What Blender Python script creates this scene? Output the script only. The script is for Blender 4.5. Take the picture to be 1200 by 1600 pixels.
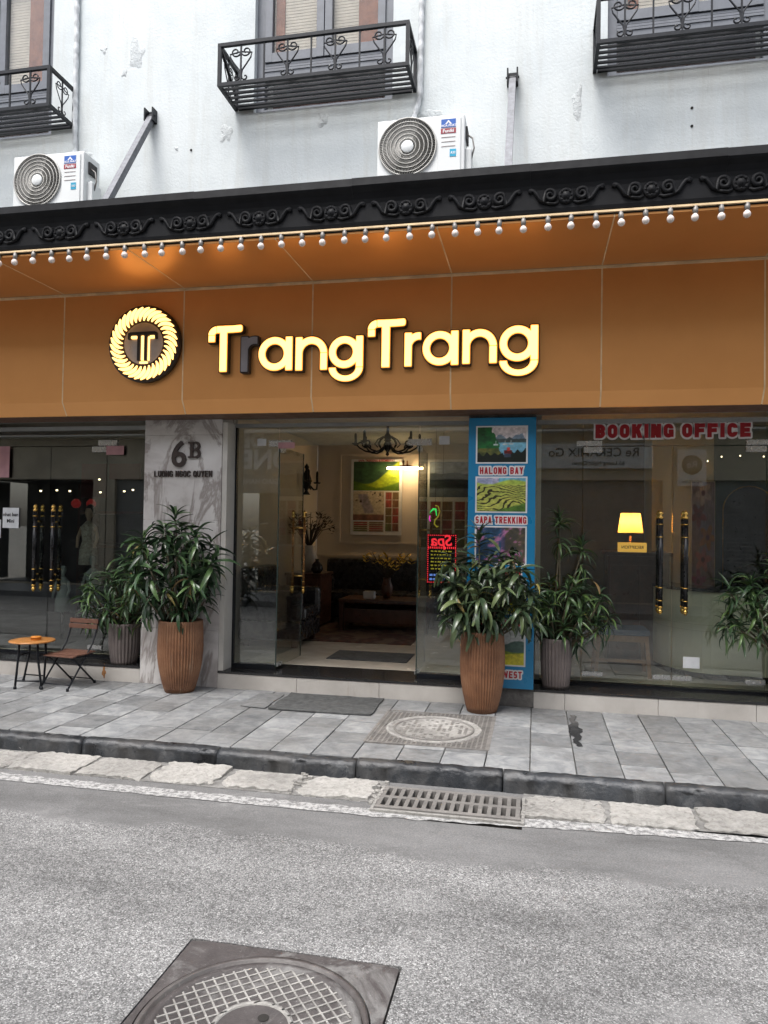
import bpy, bmesh, math, random
import numpy as np
from mathutils import Vector, Matrix, Euler
from math import sin, cos, pi, radians
random.seed(7); rng = np.random.default_rng(11)
for o in list(bpy.data.objects): bpy.data.objects.remove(o)
S = bpy.context.scene; COL = S.collection

# ------------------------------------------------------------------ camera, sky, sun, exposure
yaw, pit, rol = radians(11.63), radians(1.242), radians(0.887)
fw = Vector((-sin(yaw)*cos(pit), cos(yaw)*cos(pit), sin(pit)))
rt = Vector((cos(yaw), sin(yaw), 0)); up = rt.cross(fw)
r2 = cos(rol)*rt + sin(rol)*up; u2 = -sin(rol)*rt + cos(rol)*up
cam = bpy.data.objects.new('camera', bpy.data.cameras.new('camera')); COL.objects.link(cam)
cam.matrix_world = Matrix(((r2.x, u2.x, -fw.x, 0), (r2.y, u2.y, -fw.y, -6.8), (r2.z, u2.z, -fw.z, 1.573), (0, 0, 0, 1)))
cam.data.sensor_fit = 'HORIZONTAL'; cam.data.sensor_width = 36; cam.data.lens = 34.5
cam.data.clip_end = 1000; cam.data.clip_start = .05
S.camera = cam
SUN_EL, SUN_AZ = radians(66), radians(205)      # azimuth clockwise from +Y: behind the camera, a little to the left
w = bpy.data.worlds.new('World'); S.world = w; w.use_nodes = True
wn = w.node_tree; bg = wn.nodes['Background']
sky = wn.nodes.new('ShaderNodeTexSky'); sky.sky_type = 'NISHITA'; sky.sun_disc = False
sky.sun_elevation = SUN_EL; sky.sun_rotation = SUN_AZ; sky.dust_density = 4; sky.air_density = 1.0; sky.ozone_density = 1
hs = wn.nodes.new('ShaderNodeHueSaturation'); hs.inputs['Saturation'].default_value = .42   # thin overcast
wn.links.new(sky.outputs[0], hs.inputs['Color']); wn.links.new(hs.outputs[0], bg.inputs[0])
bg.inputs[1].default_value = 0.15
sd = bpy.data.lights.new('sun', 'SUN'); sd.energy = 1.5; sd.angle = radians(24); sd.color = (1, .975, .95)
sun = bpy.data.objects.new('sun', sd); COL.objects.link(sun)
sdir = Vector((sin(SUN_AZ)*cos(SUN_EL), cos(SUN_AZ)*cos(SUN_EL), sin(SUN_EL)))
sun.rotation_euler = sdir.to_track_quat('Z', 'Y').to_euler()
S.view_settings.view_transform = 'Standard'; S.view_settings.look = 'None'
S.view_settings.exposure = 1.17; S.view_settings.gamma = 1
S.render.engine = 'CYCLES'
S.cycles.max_bounces = 5; S.cycles.diffuse_bounces = 3; S.cycles.glossy_bounces = 3; S.cycles.transparent_max_bounces = 12
S.cycles.caustics_reflective = False; S.cycles.caustics_refractive = False

# ------------------------------------------------------------------ helpers
def lin(c):
    c = c/255
    return c/12.92 if c <= .04045 else ((c+.055)/1.055)**2.4
def H(r, g, b): return (lin(r), lin(g), lin(b), 1)

class MB:
    """collects faces; build() links them as one mesh object"""
    def __init__(s): s.v = []; s.f = []; s.m = []; s.sm = []
    def add(s, vs, fs, mi=0, smooth=False):
        n = len(s.v); s.v += [tuple(v) for v in vs]
        for f in fs: s.f.append([i+n for i in f]); s.m.append(mi); s.sm.append(smooth)
        return s
    def box(s, x0, x1, y0, y1, z0, z1, mi=0, M=None, c=0):
        if c > 0:
            bm = bmesh.new(); bmesh.ops.create_cube(bm, size=1)
            for v in bm.verts: v.co = Vector(((x0+x1)/2+v.co.x*(x1-x0), (y0+y1)/2+v.co.y*(y1-y0), (z0+z1)/2+v.co.z*(z1-z0)))
            bmesh.ops.bevel(bm, geom=bm.edges[:], offset=c, segments=2, affect='EDGES', profile=.6)
            bm.verts.index_update(); vs = [v.co.copy() for v in bm.verts]; fs = [[v.index for v in f.verts] for f in bm.faces]; bm.free()
        else:
            vs = [Vector((x, y, z)) for z in (z0, z1) for y in (y0, y1) for x in (x0, x1)]
            fs = [(0,2,3,1), (4,5,7,6), (0,1,5,4), (2,6,7,3), (0,4,6,2), (1,3,7,5)]
        if M is not None: vs = [M @ v for v in vs]
        return s.add(vs, fs, mi)
    def tube(s, pts, r, n=8, mi=0, closed=False, caps=True, smooth=True, sq=False):
        pts = [Vector(p) for p in pts]; N = len(pts); rs = r if isinstance(r, (list, tuple)) else [r]*N
        if sq: n = 4; smooth = False
        tans = []
        for i in range(N):
            a = pts[(i-1) % N] if (closed or i > 0) else pts[i]; b = pts[(i+1) % N] if (closed or i < N-1) else pts[i]
            t = b-a; tans.append(t.normalized() if t.length > 1e-9 else Vector((0, 0, 1)))
        t = tans[0]; ref = Vector((0, 0, 1)) if abs(t.z) < .9 else Vector((1, 0, 0))
        u = t.cross(ref).normalized(); vs = []
        for i in range(N):
            t = tans[i]; u = (u - t*u.dot(t)); u = u.normalized() if u.length > 1e-6 else t.orthogonal().normalized()
            w_ = t.cross(u)
            for k in range(n):
                a = 2*pi*k/n + (pi/4 if sq else 0); q = rs[i]*(1.4142 if sq else 1)
                vs.append(pts[i] + (u*cos(a) + w_*sin(a))*q)
        fs = []
        for i in range(N if closed else N-1):
            j = (i+1) % N
            for k in range(n): fs.append((i*n+k, i*n+(k+1) % n, j*n+(k+1) % n, j*n+k))
        s.add(vs, fs, mi, smooth)
        if caps and not closed:
            m = len(s.v)-len(vs)
            s.f.append([m+k for k in range(n)][::-1]); s.m.append(mi); s.sm.append(False)
            s.f.append([m+(N-1)*n+k for k in range(n)]); s.m.append(mi); s.sm.append(False)
        return s
    def lathe(s, prof, c=(0, 0, 0), n=24, mi=0, axis='z', rmod=None, smooth=True):
        vs = []
        for r, h in prof:
            for k in range(n):
                a = 2*pi*k/n; q = r*(rmod(a, h) if rmod else 1)
                p = (q*cos(a), q*sin(a), h) if axis == 'z' else ((q*cos(a), -h, q*sin(a)) if axis == 'y' else (h, q*cos(a), q*sin(a)))
                vs.append(Vector(p)+Vector(c))
        fs = []
        for i in range(len(prof)-1):
            for k in range(n):
                q = (i*n+k, i*n+(k+1) % n, (i+1)*n+(k+1) % n, (i+1)*n+k)
                fs.append(q if axis != 'y' else q)
        s.add(vs, fs, mi, smooth)
        m = len(s.v)-len(vs)
        for i, rev in ((0, True), (len(prof)-1, False)):
            if prof[i][0] > 1e-4:
                l = [m+i*n+k for k in range(n)]
                s.f.append(l[::-1] if rev else l); s.m.append(mi); s.sm.append(False)
        return s
    def prism(s, poly, y0, y1, mi=0, M=None):
        """polygon in x,z (counter-clockwise seen from -y) extruded from y0 (front) to y1"""
        n = len(poly); vs = [Vector((x, y0, z)) for x, z in poly] + [Vector((x, y1, z)) for x, z in poly]
        if M is not None: vs = [M @ v for v in vs]
        fs = [list(range(n)), list(range(n, 2*n))[::-1]] + [(i, i+n, (i+1) % n+n, (i+1) % n) for i in range(n)]
        return s.add(vs, fs, mi)
    def mesh(s, name, mats):
        me = bpy.data.meshes.new(name); me.from_pydata(s.v, [], s.f)
        for m in (mats if isinstance(mats, (list, tuple)) else [mats]): me.materials.append(m)
        me.polygons.foreach_set('material_index', s.m); me.polygons.foreach_set('use_smooth', s.sm)
        me.update()
        bm = bmesh.new(); bm.from_mesh(me); bmesh.ops.recalc_face_normals(bm, faces=bm.faces); bm.to_mesh(me); bm.free()
        return me
    def build(s, name, mats, parent=None, loc=None, rot=None):
        return put(name, s.mesh(name, mats), parent, loc, rot)

def put(name, me, parent=None, loc=None, rot=None, scale=None):
    o = bpy.data.objects.new(name, me); COL.objects.link(o)
    if parent: o.parent = parent
    if loc is not None: o.location = loc
    if rot is not None: o.rotation_euler = rot
    if scale is not None: o.scale = scale
    return o
def tag(o, label=None, cat=None, group=None, kind=None):
    if label: o['label'] = label
    if cat: o['category'] = cat
    if group: o['group'] = group
    if kind: o['kind'] = kind
    return o
def thing(name, label, cat, loc=(0, 0, 0), rz=0, group=None):
    o = put(name, None, None, loc, (0, 0, rz)); o.empty_display_size = .1
    return tag(o, label, cat, group)
def copy_tree(o, parent=None):
    c = o.copy(); COL.objects.link(c); c.parent = parent
    for ch in o.children: copy_tree(ch, c)
    return c
def children_of(o): return list(o.children)

def text_mesh(s, size, mat, extrude=.004, sx=1, bold=0, align='CENTER', name='lettering', spacing=1, shear=0):
    cu = bpy.data.curves.new('t', 'FONT'); cu.body = s; cu.size = size; cu.extrude = extrude; cu.offset = bold
    cu.align_x = align; cu.align_y = 'CENTER'; cu.space_character = spacing; cu.shear = shear; cu.resolution_u = 4
    o = bpy.data.objects.new('t', cu); COL.objects.link(o)
    dg = bpy.context.evaluated_depsgraph_get(); me = bpy.data.meshes.new_from_object(o.evaluated_get(dg))
    bpy.data.objects.remove(o); bpy.data.curves.remove(cu)
    me.transform(Matrix.Diagonal((sx, 1, 1, 1))); me.name = name; me.materials.clear(); me.materials.append(mat)
    return me
FRONT = (pi/2, 0, 0)            # text facing the street (-y)
BACK = (pi/2, 0, pi)            # text facing +y

# signed distance letters -> contours -> solid
def sdf_solid(fn, x0, x1, z0, z1, res, depth, mat, name):
    """prism of the region fn<0 in the local xy plane, thickness depth about z=0"""
    nx, nz = int((x1-x0)/res)+2, int((z1-z0)/res)+2
    X, Z = np.meshgrid(x0+res*np.arange(nx), z0+res*np.arange(nz)); V = fn(X, Z); V = np.where(np.abs(V) < 1e-6, 1e-6, V); d = depth/2
    idx = {}; vs = []; fs = []
    def vert(key, x, z):
        if key not in idx: idx[key] = len(vs); vs.extend([(x, z, d), (x, z, -d)])
        return idx[key]
    def node(i, j): return vert((i, j), X[j, i], Z[j, i])
    def edge(i, j, k, l):
        if (k, l) < (i, j): i, j, k, l = k, l, i, j
        t_ = V[j, i]/(V[j, i]-V[l, k]); return vert((i, j, k, l), X[j, i]+(X[l, k]-X[j, i])*t_, Z[j, i]+(Z[l, k]-Z[j, i])*t_)
    for j in range(nz-1):
        i = 0
        while i < nx-1:
            cs = [(i, j), (i+1, j), (i+1, j+1), (i, j+1)]; ins = [V[q, p] < 0 for p, q in cs]
            if not any(ins): i += 1; continue
            if all(ins):
                P = [node(*c) for c in cs]
                fs.append(P); fs.append([p+1 for p in P][::-1]); i += 1; continue
            P = []; cut = []
            for a in range(4):
                b_ = (a+1) % 4
                if ins[a]: P.append(node(*cs[a]))
                if ins[a] != ins[b_]:
                    e = edge(*cs[a], *cs[b_]); P.append(e); cut.append((e, ins[a]))
            fs.append(P); fs.append([p+1 for p in P][::-1])
            for n_ in range(len(cut)):
                if cut[n_][1]:
                    a, b_ = cut[n_][0], cut[(n_+1) % len(cut)][0]; fs.append([b_, a, a+1, b_+1])
            i += 1
    me = bpy.data.meshes.new(name); me.from_pydata(vs, [], fs); me.materials.append(mat); me.update(); return me
def bx(X, Z, x0, x1, z0, z1, r=0):
    dx = np.abs(X-(x0+x1)/2)-(x1-x0)/2+r; dz = np.abs(Z-(z0+z1)/2)-(z1-z0)/2+r
    return np.hypot(np.maximum(dx, 0), np.maximum(dz, 0))+np.minimum(np.maximum(dx, dz), 0)-r
def rg(X, Z, cx, cz, r, h): return np.abs(np.hypot(X-cx, Z-cz)-r)-h
U = lambda *a: np.minimum.reduce(a)
I = lambda *a: np.maximum.reduce(a)
def strip(X, Z, x0, z0, x1, z1, t):
    """diagonal stroke of half width t (measured sideways), cut flat at both heights"""
    u = (Z-z0)/(z1-z0); xc = x0+(x1-x0)*u; k = math.hypot(x1-x0, z1-z0)/abs(z1-z0)
    return np.maximum(np.abs(X-xc)/k-t/k*1.02, np.maximum(min(z0, z1)-Z, Z-max(z0, z1)))
def glyph(ch, X, Z, w, t):
    L, R_, B, T, m_ = t, w-t, t, 1-t, .5; e = .02
    v = lambda x, a=0, b_=1: bx(X, Z, x-t, x+t, a, b_); hz = lambda z, a=0, b_=w, q=t*.92: bx(X, Z, a, b_, z-q, z+q)
    ring = lambda x0, x1, z0, z1, r: np.abs(bx(X, Z, x0, x1, z0, z1, r))-t*.96
    cut = lambda f, x0, x1, z0, z1: np.maximum(f, -bx(X, Z, x0, x1, z0, z1))
    r0 = min(.26, (w-2*t)*.49)
    if ch == 'O': return ring(L, R_, B, T, r0)
    if ch == 'Q': return U(ring(L, R_, B, T, r0), strip(X, Z, w, -.04, w*.6, .3, t))
    if ch == 'C': return cut(ring(L, R_, B, T, r0), w*.52, w+.1, .36, .64)
    if ch == 'G': return U(cut(ring(L, R_, B, T, r0), w*.52, w+.1, .40, .64), v(R_, 0.05, .52), hz(.46, w*.52, w, t*.8))
    if ch == 'U': return U(I(ring(L, R_, B, 1.6, r0), Z-1), v(L, .4, 1), v(R_, .4, 1))
    if ch == 'D': return U(ring(L, R_, B, T, r0), v(L), hz(B, 0, w*.5), hz(T, 0, w*.5))
    if ch in 'BPR':
        f = U(v(L), I(ring(L, R_, m_, T, min(.2, r0)), -X), hz(T, 0, w*.5), hz(m_, 0, w*.5))
        if ch == 'B': f = U(f, ring(L, R_, B, m_, min(.2, r0)), hz(B, 0, w*.5))
        if ch == 'R': f = U(f, strip(X, Z, w-t*1.0, 0, w*.5, .52, t*1.05))
        return f
    if ch == 'S':
        return U(cut(ring(L, R_, m_, T, min(.2, r0)), w*.5, w+.1, m_+t, T-.12), cut(ring(L, R_, B, m_, min(.2, r0)), -.1, w*.5, B+.12, m_-t))
    if ch == 'E': return U(v(L), hz(B), hz(T), hz(m_, 0, w*.92))
    if ch == 'F': return U(v(L), hz(T), hz(m_, 0, w*.9))
    if ch == 'L': return U(v(L), hz(B))
    if ch == 'T': return U(v(w/2), hz(T))
    if ch == 'I': return v(w/2)
    if ch == 'H': return U(v(L), v(R_), hz(m_))
    if ch == 'K': return U(v(L), strip(X, Z, L+t*.6, .36, w-t*.9, 1, t*1.1), strip(X, Z, w-t*.8, 0, L+t*1.6, .60, t*1.1))
    if ch == 'N': return U(v(L), v(R_), strip(X, Z, R_, 0, L, 1, t*1.15))
    if ch == 'M': return U(v(L), v(R_), strip(X, Z, w/2, .15, L, 1, t), strip(X, Z, w/2, .15, R_, 1, t))
    if ch == 'A': return U(strip(X, Z, L, 0, w/2, 1, t), strip(X, Z, R_, 0, w/2, 1, t), hz(.28, w*.25, w*.75, t*.8))
    if ch == 'Y': return U(strip(X, Z, w/2, .42, L, 1, t), strip(X, Z, w/2, .42, R_, 1, t), v(w/2, 0, .45))
    if ch == 'W': return U(strip(X, Z, w*.28, 0, L, 1, t), strip(X, Z, w*.28, 0, w*.5, .9, t*.9), strip(X, Z, w*.72, 0, w*.5, .9, t*.9), strip(X, Z, w*.72, 0, R_, 1, t))
    return None
def block_text(txt, height, width, t, mat, grow=0, depth=.002, res=.035, w=.6, gap=.13, name='lettering', split=False):
    """heavy sans capitals centred on the origin in local xy, fitted to the given width"""
    adv = []; x = 0
    for ch in txt:
        cw = {'I': 2*t+.02, ' ': .28, 'M': w*1.3, 'W': w*1.75}.get(ch, w); adv.append((ch, x, cw)); x += cw+gap
    tot = x-gap; sx_ = width/tot
    vs, fs, outm = [], [], []
    for ch, x0, cw in adv:
        if ch == ' ': continue
        q = grow/height; k = sx_/height
        def f(X, Z, ch=ch, cw=cw): return glyph(ch, X, Z, cw, t)-q
        me = sdf_solid(f, -q-.1, cw+q+.1, -q-.1, 1+q+.1, res, depth, mat, name); n = len(vs)
        vs += [((v.co.x+x0-tot/2)*sx_, (v.co.y-.5)*height, v.co.z+.00003*(n % 7)) for v in me.vertices]; fs += [[i+n for i in p.vertices] for p in me.polygons]; bpy.data.meshes.remove(me)
        if split:
            me = bpy.data.meshes.new(name); me.from_pydata(vs, [], fs); me.materials.append(mat); me.update(); outm.append(me); vs, fs = [], []
    if split: return outm
    me = bpy.data.meshes.new(name); me.from_pydata(vs, [], fs); me.materials.append(mat); me.update(); return me

# ------------------------------------------------------------------ materials
def newmat(name):
    m = bpy.data.materials.new(name); m.use_nodes = True
    nt = m.node_tree; b = nt.nodes['Principled BSDF']
    return m, nt, b
def N(nt, typ, **kw):
    n = nt.nodes.new(typ)
    for k, v in kw.items():
        if k.startswith('_'): setattr(n, k[1:], v)
        else: n.inputs[k.replace('9', ' ')].default_value = v
    return n
def coords(nt, space='Object', scale=(1, 1, 1), rot=(0, 0, 0)):
    tc = nt.nodes.new('ShaderNodeTexCoord'); mp = nt.nodes.new('ShaderNodeMapping')
    mp.inputs['Scale'].default_value = scale; mp.inputs['Rotation'].default_value = rot
    nt.links.new(tc.outputs[space], mp.inputs[0]); return mp.outputs[0]
def wpos(nt, scale=(1, 1, 1), rot=(0, 0, 0)):
    g = nt.nodes.new('ShaderNodeNewGeometry'); mp = nt.nodes.new('ShaderNodeMapping')
    mp.inputs['Scale'].default_value = scale; mp.inputs['Rotation'].default_value = rot
    nt.links.new(g.outputs['Position'], mp.inputs[0]); return mp.outputs[0]
def ramp(nt, fac, stops):
    r = nt.nodes.new('ShaderNodeValToRGB'); e = r.color_ramp.elements
    while len(e) < len(stops): e.new(.5)
    for i, (p, c) in enumerate(stops):
        e[i].position = p; e[i].color = c if len(c) == 4 else (*c, 1)
    nt.links.new(fac, r.inputs[0]); return r.outputs[0]
def mix(nt, fac, a, b, mode='MIX'):
    m = nt.nodes.new('ShaderNodeMix'); m.data_type = 'RGBA'; m.blend_type = mode
    for i, x in ((0, fac), (6, a), (7, b)):
        if hasattr(x, 'links'): nt.links.new(x, m.inputs[i])
        elif isinstance(x, (int, float)): m.inputs[i].default_value = x
        else: m.inputs[i].default_value = x if len(x) == 4 else (*x, 1)
    return m.outputs[2]
def noise(nt, vec, scale, detail=4, rough=.6, dist=0):
    n = N(nt, 'ShaderNodeTexNoise', Scale=scale, Detail=detail, Roughness=rough, Distortion=dist)
    nt.links.new(vec, n.inputs['Vector']); return n.outputs[0]
def bump(nt, b, h, strength=.3, dist=.01):
    n = N(nt, 'ShaderNodeBump', Strength=strength, Distance=dist); nt.links.new(h, n.inputs['Height']); nt.links.new(n.outputs[0], b.inputs['Normal'])
def g(v): return (v, v, v, 1)

def simple(name, col, rough=.5, metal=0, var=.12, nscale=8, bmp=0, spec=.5, space='world', emit=None, es=0, rvar=.1, objvar=0):
    m, nt, b = newmat(name); v = wpos(nt) if space == 'world' else coords(nt)
    col = col if len(col) == 4 else (*col, 1)
    n = noise(nt, v, nscale, 5)
    lo = tuple(c*(1-var) for c in col[:3]); hi = tuple(min(1, c*(1+var)) for c in col[:3])
    c = ramp(nt, n, [(.3, lo), (.7, hi)])
    if objvar:
        oi = nt.nodes.new('ShaderNodeObjectInfo')
        f = ramp(nt, oi.outputs['Random'], [(0, g(1-objvar)), (1, g(1+0*objvar))])
        c = mix(nt, 1., c, f, 'MULTIPLY')
    nt.links.new(c, b.inputs['Base Color'])
    b.inputs['Metallic'].default_value = metal; b.inputs['Specular IOR Level'].default_value = spec
    nr = noise(nt, v, nscale*1.7, 3)
    nt.links.new(ramp(nt, nr, [(.3, g(max(0, rough-rvar))), (.7, g(min(1, rough+rvar)))]), b.inputs['Roughness'])
    if bmp: bump(nt, b, noise(nt, v, nscale*6, 5), bmp, .004)
    if emit: b.inputs['Emission Color'].default_value = emit; b.inputs['Emission Strength'].default_value = es
    return m
def glassmat(name, tint, refl, power=4.0, grime=.0):
    m, nt, b = newmat(name); nt.nodes.remove(b); out = nt.nodes['Material Output']
    tr = N(nt, 'ShaderNodeBsdfTransparent', Color=tint); gl = N(nt, 'ShaderNodeBsdfGlossy', Color=(1, 1, 1, 1), Roughness=.0)
    lw = N(nt, 'ShaderNodeLayerWeight', Blend=.5)
    p = N(nt, 'ShaderNodeMath', _operation='POWER'); p.inputs[1].default_value = power; nt.links.new(lw.outputs['Facing'], p.inputs[0])
    ma = N(nt, 'ShaderNodeMath', _operation='MULTIPLY_ADD'); ma.inputs[1].default_value = .7; ma.inputs[2].default_value = refl; ma.use_clamp = True
    nt.links.new(p.outputs[0], ma.inputs[0])
    mx = nt.nodes.new('ShaderNodeMixShader'); nt.links.new(ma.outputs[0], mx.inputs[0]); nt.links.new(tr.outputs[0], mx.inputs[1]); nt.links.new(gl.outputs[0], mx.inputs[2])
    last = mx.outputs[0]
    if grime:
        df = N(nt, 'ShaderNodeBsdfDiffuse', Color=(.6, .6, .58, 1)); m2 = nt.nodes.new('ShaderNodeMixShader')
        nn = noise(nt, wpos(nt, (3, 3, 1.2)), 2.5, 6, .65)
        nt.links.new(ramp(nt, nn, [(.45, g(0)), (.8, g(grime))]), m2.inputs[0]); nt.links.new(last, m2.inputs[1]); nt.links.new(df.outputs[0], m2.inputs[2]); last = m2.outputs[0]
    nt.links.new(last, out.inputs[0]); return m
def emis(name, col, s):
    m, nt, b = newmat(name); col = col if len(col) == 4 else (*col, 1)
    b.inputs['Base Color'].default_value = col; b.inputs['Emission Color'].default_value = col; b.inputs['Emission Strength'].default_value = s
    b.inputs['Roughness'].default_value = .4
    return m
def printmat(name, rough=.4):
    m, nt, b = newmat(name); a = nt.nodes.new('ShaderNodeVertexColor'); a.layer_name = 'ink'
    nt.links.new(a.outputs[0], b.inputs['Base Color']); b.inputs['Roughness'].default_value = rough; return m

M = {}
# plaster of the upper wall
m, nt, b = newmat('white_plaster'); v = wpos(nt); base = (.62, .66, .665)
n1 = noise(nt, v, .9, 6, .65); c = ramp(nt, n1, [(.3, (.52, .56, .57)), (.52, base), (.75, (.68, .71, .71))])
st = noise(nt, wpos(nt, (5, 5, .35)), 1.6, 6, .7); c = mix(nt, ramp(nt, st, [(.50, g(0)), (.76, g(.46))]), c, (.48, .48, .44))
sp = noise(nt, v, 14, 8, .75); c = mix(nt, ramp(nt, sp, [(.66, g(0)), (.74, g(.5))]), c, (.42, .40, .36))
cr = noise(nt, wpos(nt, (9, 9, .7)), 2.2, 8, .8); c = mix(nt, ramp(nt, cr, [(.60, g(0)), (.69, g(.45))]), c, (.36, .355, .33))
nt.links.new(c, b.inputs['Base Color']); b.inputs['Roughness'].default_value = .85
h = mix(nt, .5, noise(nt, v, 3, 8, .7), noise(nt, v, 40, 4)); bump(nt, b, h, .35, .02); M['plaster'] = m
m, nt, b = newmat('old_plaster'); v = wpos(nt)
c = ramp(nt, noise(nt, v, 22, 8, .75), [(.26, (.42, .43, .42)), (.40, (.56, .59, .595)), (.6, (.63, .665, .67))]); nt.links.new(c, b.inputs['Base Color']); b.inputs['Roughness'].default_value = .9; bump(nt, b, noise(nt, v, 45, 7, .75), .8, .02); M['plaster_old'] = m
# marble
m, nt, b = newmat('grey_marble'); v = wpos(nt, (1, 1, 1), (0, radians(35), 0))
n1 = noise(nt, v, 1.15, 9, .55, .9); n2 = noise(nt, wpos(nt, (1.6, 1, .7), (0, radians(38), .3)), 1.3, 10, .62, 1.2)
c = ramp(nt, n1, [(.30, (.26, .235, .225)), (.43, (.44, .41, .395)), (.52, (.60, .575, .56)), (.72, (.68, .665, .65))])
c = mix(nt, ramp(nt, n2, [(.455, g(0)), (.492, g(.75)), (.505, g(.75)), (.55, g(0))]), c, (.24, .205, .19))
c = mix(nt, ramp(nt, noise(nt, v, 5, 9, .7, .6), [(.54, g(0)), (.75, g(.55))]), c, (.36, .33, .32))
nt.links.new(c, b.inputs['Base Color']); b.inputs['Roughness'].default_value = .22; M['marble'] = m
# bronze aluminium panel
m, nt, b = newmat('bronze_panel'); v = wpos(nt)
c = ramp(nt, noise(nt, v, 1.2, 4), [(.3, (.70, .325, .105)), (.7, (.78, .37, .125))])
nt.links.new(c, b.inputs['Base Color']); b.inputs['Metallic'].default_value = .55
b.inputs['Roughness'].default_value = .33; M['bronze'] = m
M['gold_trim'] = simple('gold_trim', (.80, .60, .36), .45, .05, .25, 6)
# asphalt
m, nt, b = newmat('asphalt'); v = wpos(nt)
vo = N(nt, 'ShaderNodeTexVoronoi', Scale=185); nt.links.new(v, vo.inputs['Vector'])
gr = N(nt, 'ShaderNodeSeparateColor'); nt.links.new(vo.outputs['Color'], gr.inputs[0])
v2 = N(nt, 'ShaderNodeTexVoronoi', Scale=85); nt.links.new(v, v2.inputs['Vector']); g2 = N(nt, 'ShaderNodeSeparateColor'); nt.links.new(v2.outputs['Color'], g2.inputs[0])
stone = ramp(nt, gr.outputs[0], [(0, g(.055)), (.3, g(.125)), (.60, g(.205)), (.85, (.315, .317, .315)), (1, (.48, .48, .475))])
big = ramp(nt, g2.outputs[0], [(0, g(.08)), (.5, g(.165)), (1, (.34, .34, .335))])
pit = noise(nt, v, 34, 6, .75)
stone = mix(nt, ramp(nt, pit, [(.42, g(0)), (.6, g(.6))]), stone, big)
stone = mix(nt, ramp(nt, noise(nt, v, 60, 5, .8), [(.60, g(0)), (.68, g(.7))]), stone, g(.055))
dk = ramp(nt, vo.outputs['Distance'], [(.35, g(1)), (.75, g(.6))]); stone = mix(nt, 1., stone, dk, 'MULTIPLY')
tar = ramp(nt, noise(nt, v, 110, 7, .8), [(.32, g(.075)), (.5, g(.125)), (.68, g(.20))])
sx = nt.nodes.new('ShaderNodeSeparateXYZ'); nt.links.new(v, sx.inputs[0])
nz = noise(nt, wpos(nt, (1, 1.5, 1)), 1.3, 9, .75)
yy = N(nt, 'ShaderNodeMath', _operation='MULTIPLY_ADD'); yy.inputs[1].default_value = .75; nt.links.new(nz, yy.inputs[0]); nt.links.new(sx.outputs[1], yy.inputs[2])
band = ramp(nt, N(nt, 'ShaderNodeMapRange').outputs[0], [(0, g(0)), (1, g(1))])
mr = band.node.inputs[0].links[0].from_node; mr.inputs[1].default_value = -2.63; mr.inputs[2].default_value = -2.55; nt.links.new(yy.outputs[0], mr.inputs[0])
c = mix(nt, band, stone, tar)
blot = noise(nt, wpos(nt, (.6, 1.6, 1)), 1.3, 8, .7); c = mix(nt, 1., c, ramp(nt, blot, [(.3, g(.62)), (.5, g(1)), (.72, g(1.4))]), 'MULTIPLY')
dust = noise(nt, wpos(nt, (.8, 1.1, 1), (0, 0, .4)), 2.1, 9, .78, .6); c = mix(nt, ramp(nt, dust, [(.56, g(0)), (.72, g(.55))]), c, (.27, .27, .268))
ck = N(nt, 'ShaderNodeTexVoronoi', _feature='DISTANCE_TO_EDGE', Scale=.55); wv = N(nt, 'ShaderNodeVectorMath', _operation='ADD'); nn_ = N(nt, 'ShaderNodeTexNoise', Scale=3.0, Detail=7., Roughness=.7)
nt.links.new(v, nn_.inputs['Vector']); sc_ = N(nt, 'ShaderNodeVectorMath', _operation='SCALE'); sc_.inputs['Scale'].default_value = .55; nt.links.new(nn_.outputs['Color'], sc_.inputs[0]); nt.links.new(v, wv.inputs[0]); nt.links.new(sc_.outputs[0], wv.inputs[1]); nt.links.new(wv.outputs[0], ck.inputs['Vector'])
c = mix(nt, ramp(nt, ck.outputs['Distance'], [(0, g(.22)), (.004, g(.15)), (.008, g(0))]), c, g(.05))
nt.links.new(c, b.inputs['Base Color']); b.inputs['Roughness'].default_value = .8
bump(nt, b, mix(nt, band, vo.outputs['Distance'], noise(nt, v, 130, 3)), -.45, .008); M['asphalt'] = m
# paving stone, kerb, gutter
def stonemat(name, stops, scale, rough, objv, bm_=.3, streak=0):
    m, nt, b = newmat(name); v = wpos(nt)
    oi = nt.nodes.new('ShaderNodeObjectInfo'); ad = nt.nodes.new('ShaderNodeVectorMath'); ad.operation = 'MULTIPLY_ADD'
    nt.links.new(oi.outputs['Random'], ad.inputs[0]); ad.inputs[1].default_value = (31, 17, 5); nt.links.new(v, ad.inputs[2])
    c = ramp(nt, noise(nt, ad.outputs[0], scale, 9, .68, .8), stops)
    c = mix(nt, 1., c, ramp(nt, oi.outputs['Random'], [(0, g(1-objv)), (1, g(1+objv*.4))]), 'MULTIPLY')
    c = mix(nt, ramp(nt, noise(nt, v, 1.5, 9, .75), [(.46, g(0)), (.70, g(.65))]), c, (.14, .135, .128))
    if streak: c = mix(nt, ramp(nt, noise(nt, wpos(nt, (1, 4, 1), (0, 0, .5)), 5, 8, .8, 1.5), [(.62, g(0)), (.70, g(streak))]), c, (.62, .62, .61))
    nt.links.new(c, b.inputs['Base Color'])
    nt.links.new(ramp(nt, noise(nt, v, 12, 5), [(.3, g(rough-.12)), (.7, g(rough+.12))]), b.inputs['Roughness'])
    bump(nt, b, noise(nt, v, scale*9, 6, .7), bm_, .008); return m
M['paver'] = stonemat('paving_stone', [(.3, (.135, .142, .150)), (.5, (.232, .24, .246)), (.7, (.33, .333, .332))], 7, .5, .36, .4, .45)
M['kerb'] = stonemat('dark_kerb_stone', [(.3, (.022, .025, .030)), (.55, (.042, .047, .054)), (.72, (.13, .135, .14))], 7, .36, .35, .7, .45)
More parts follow.
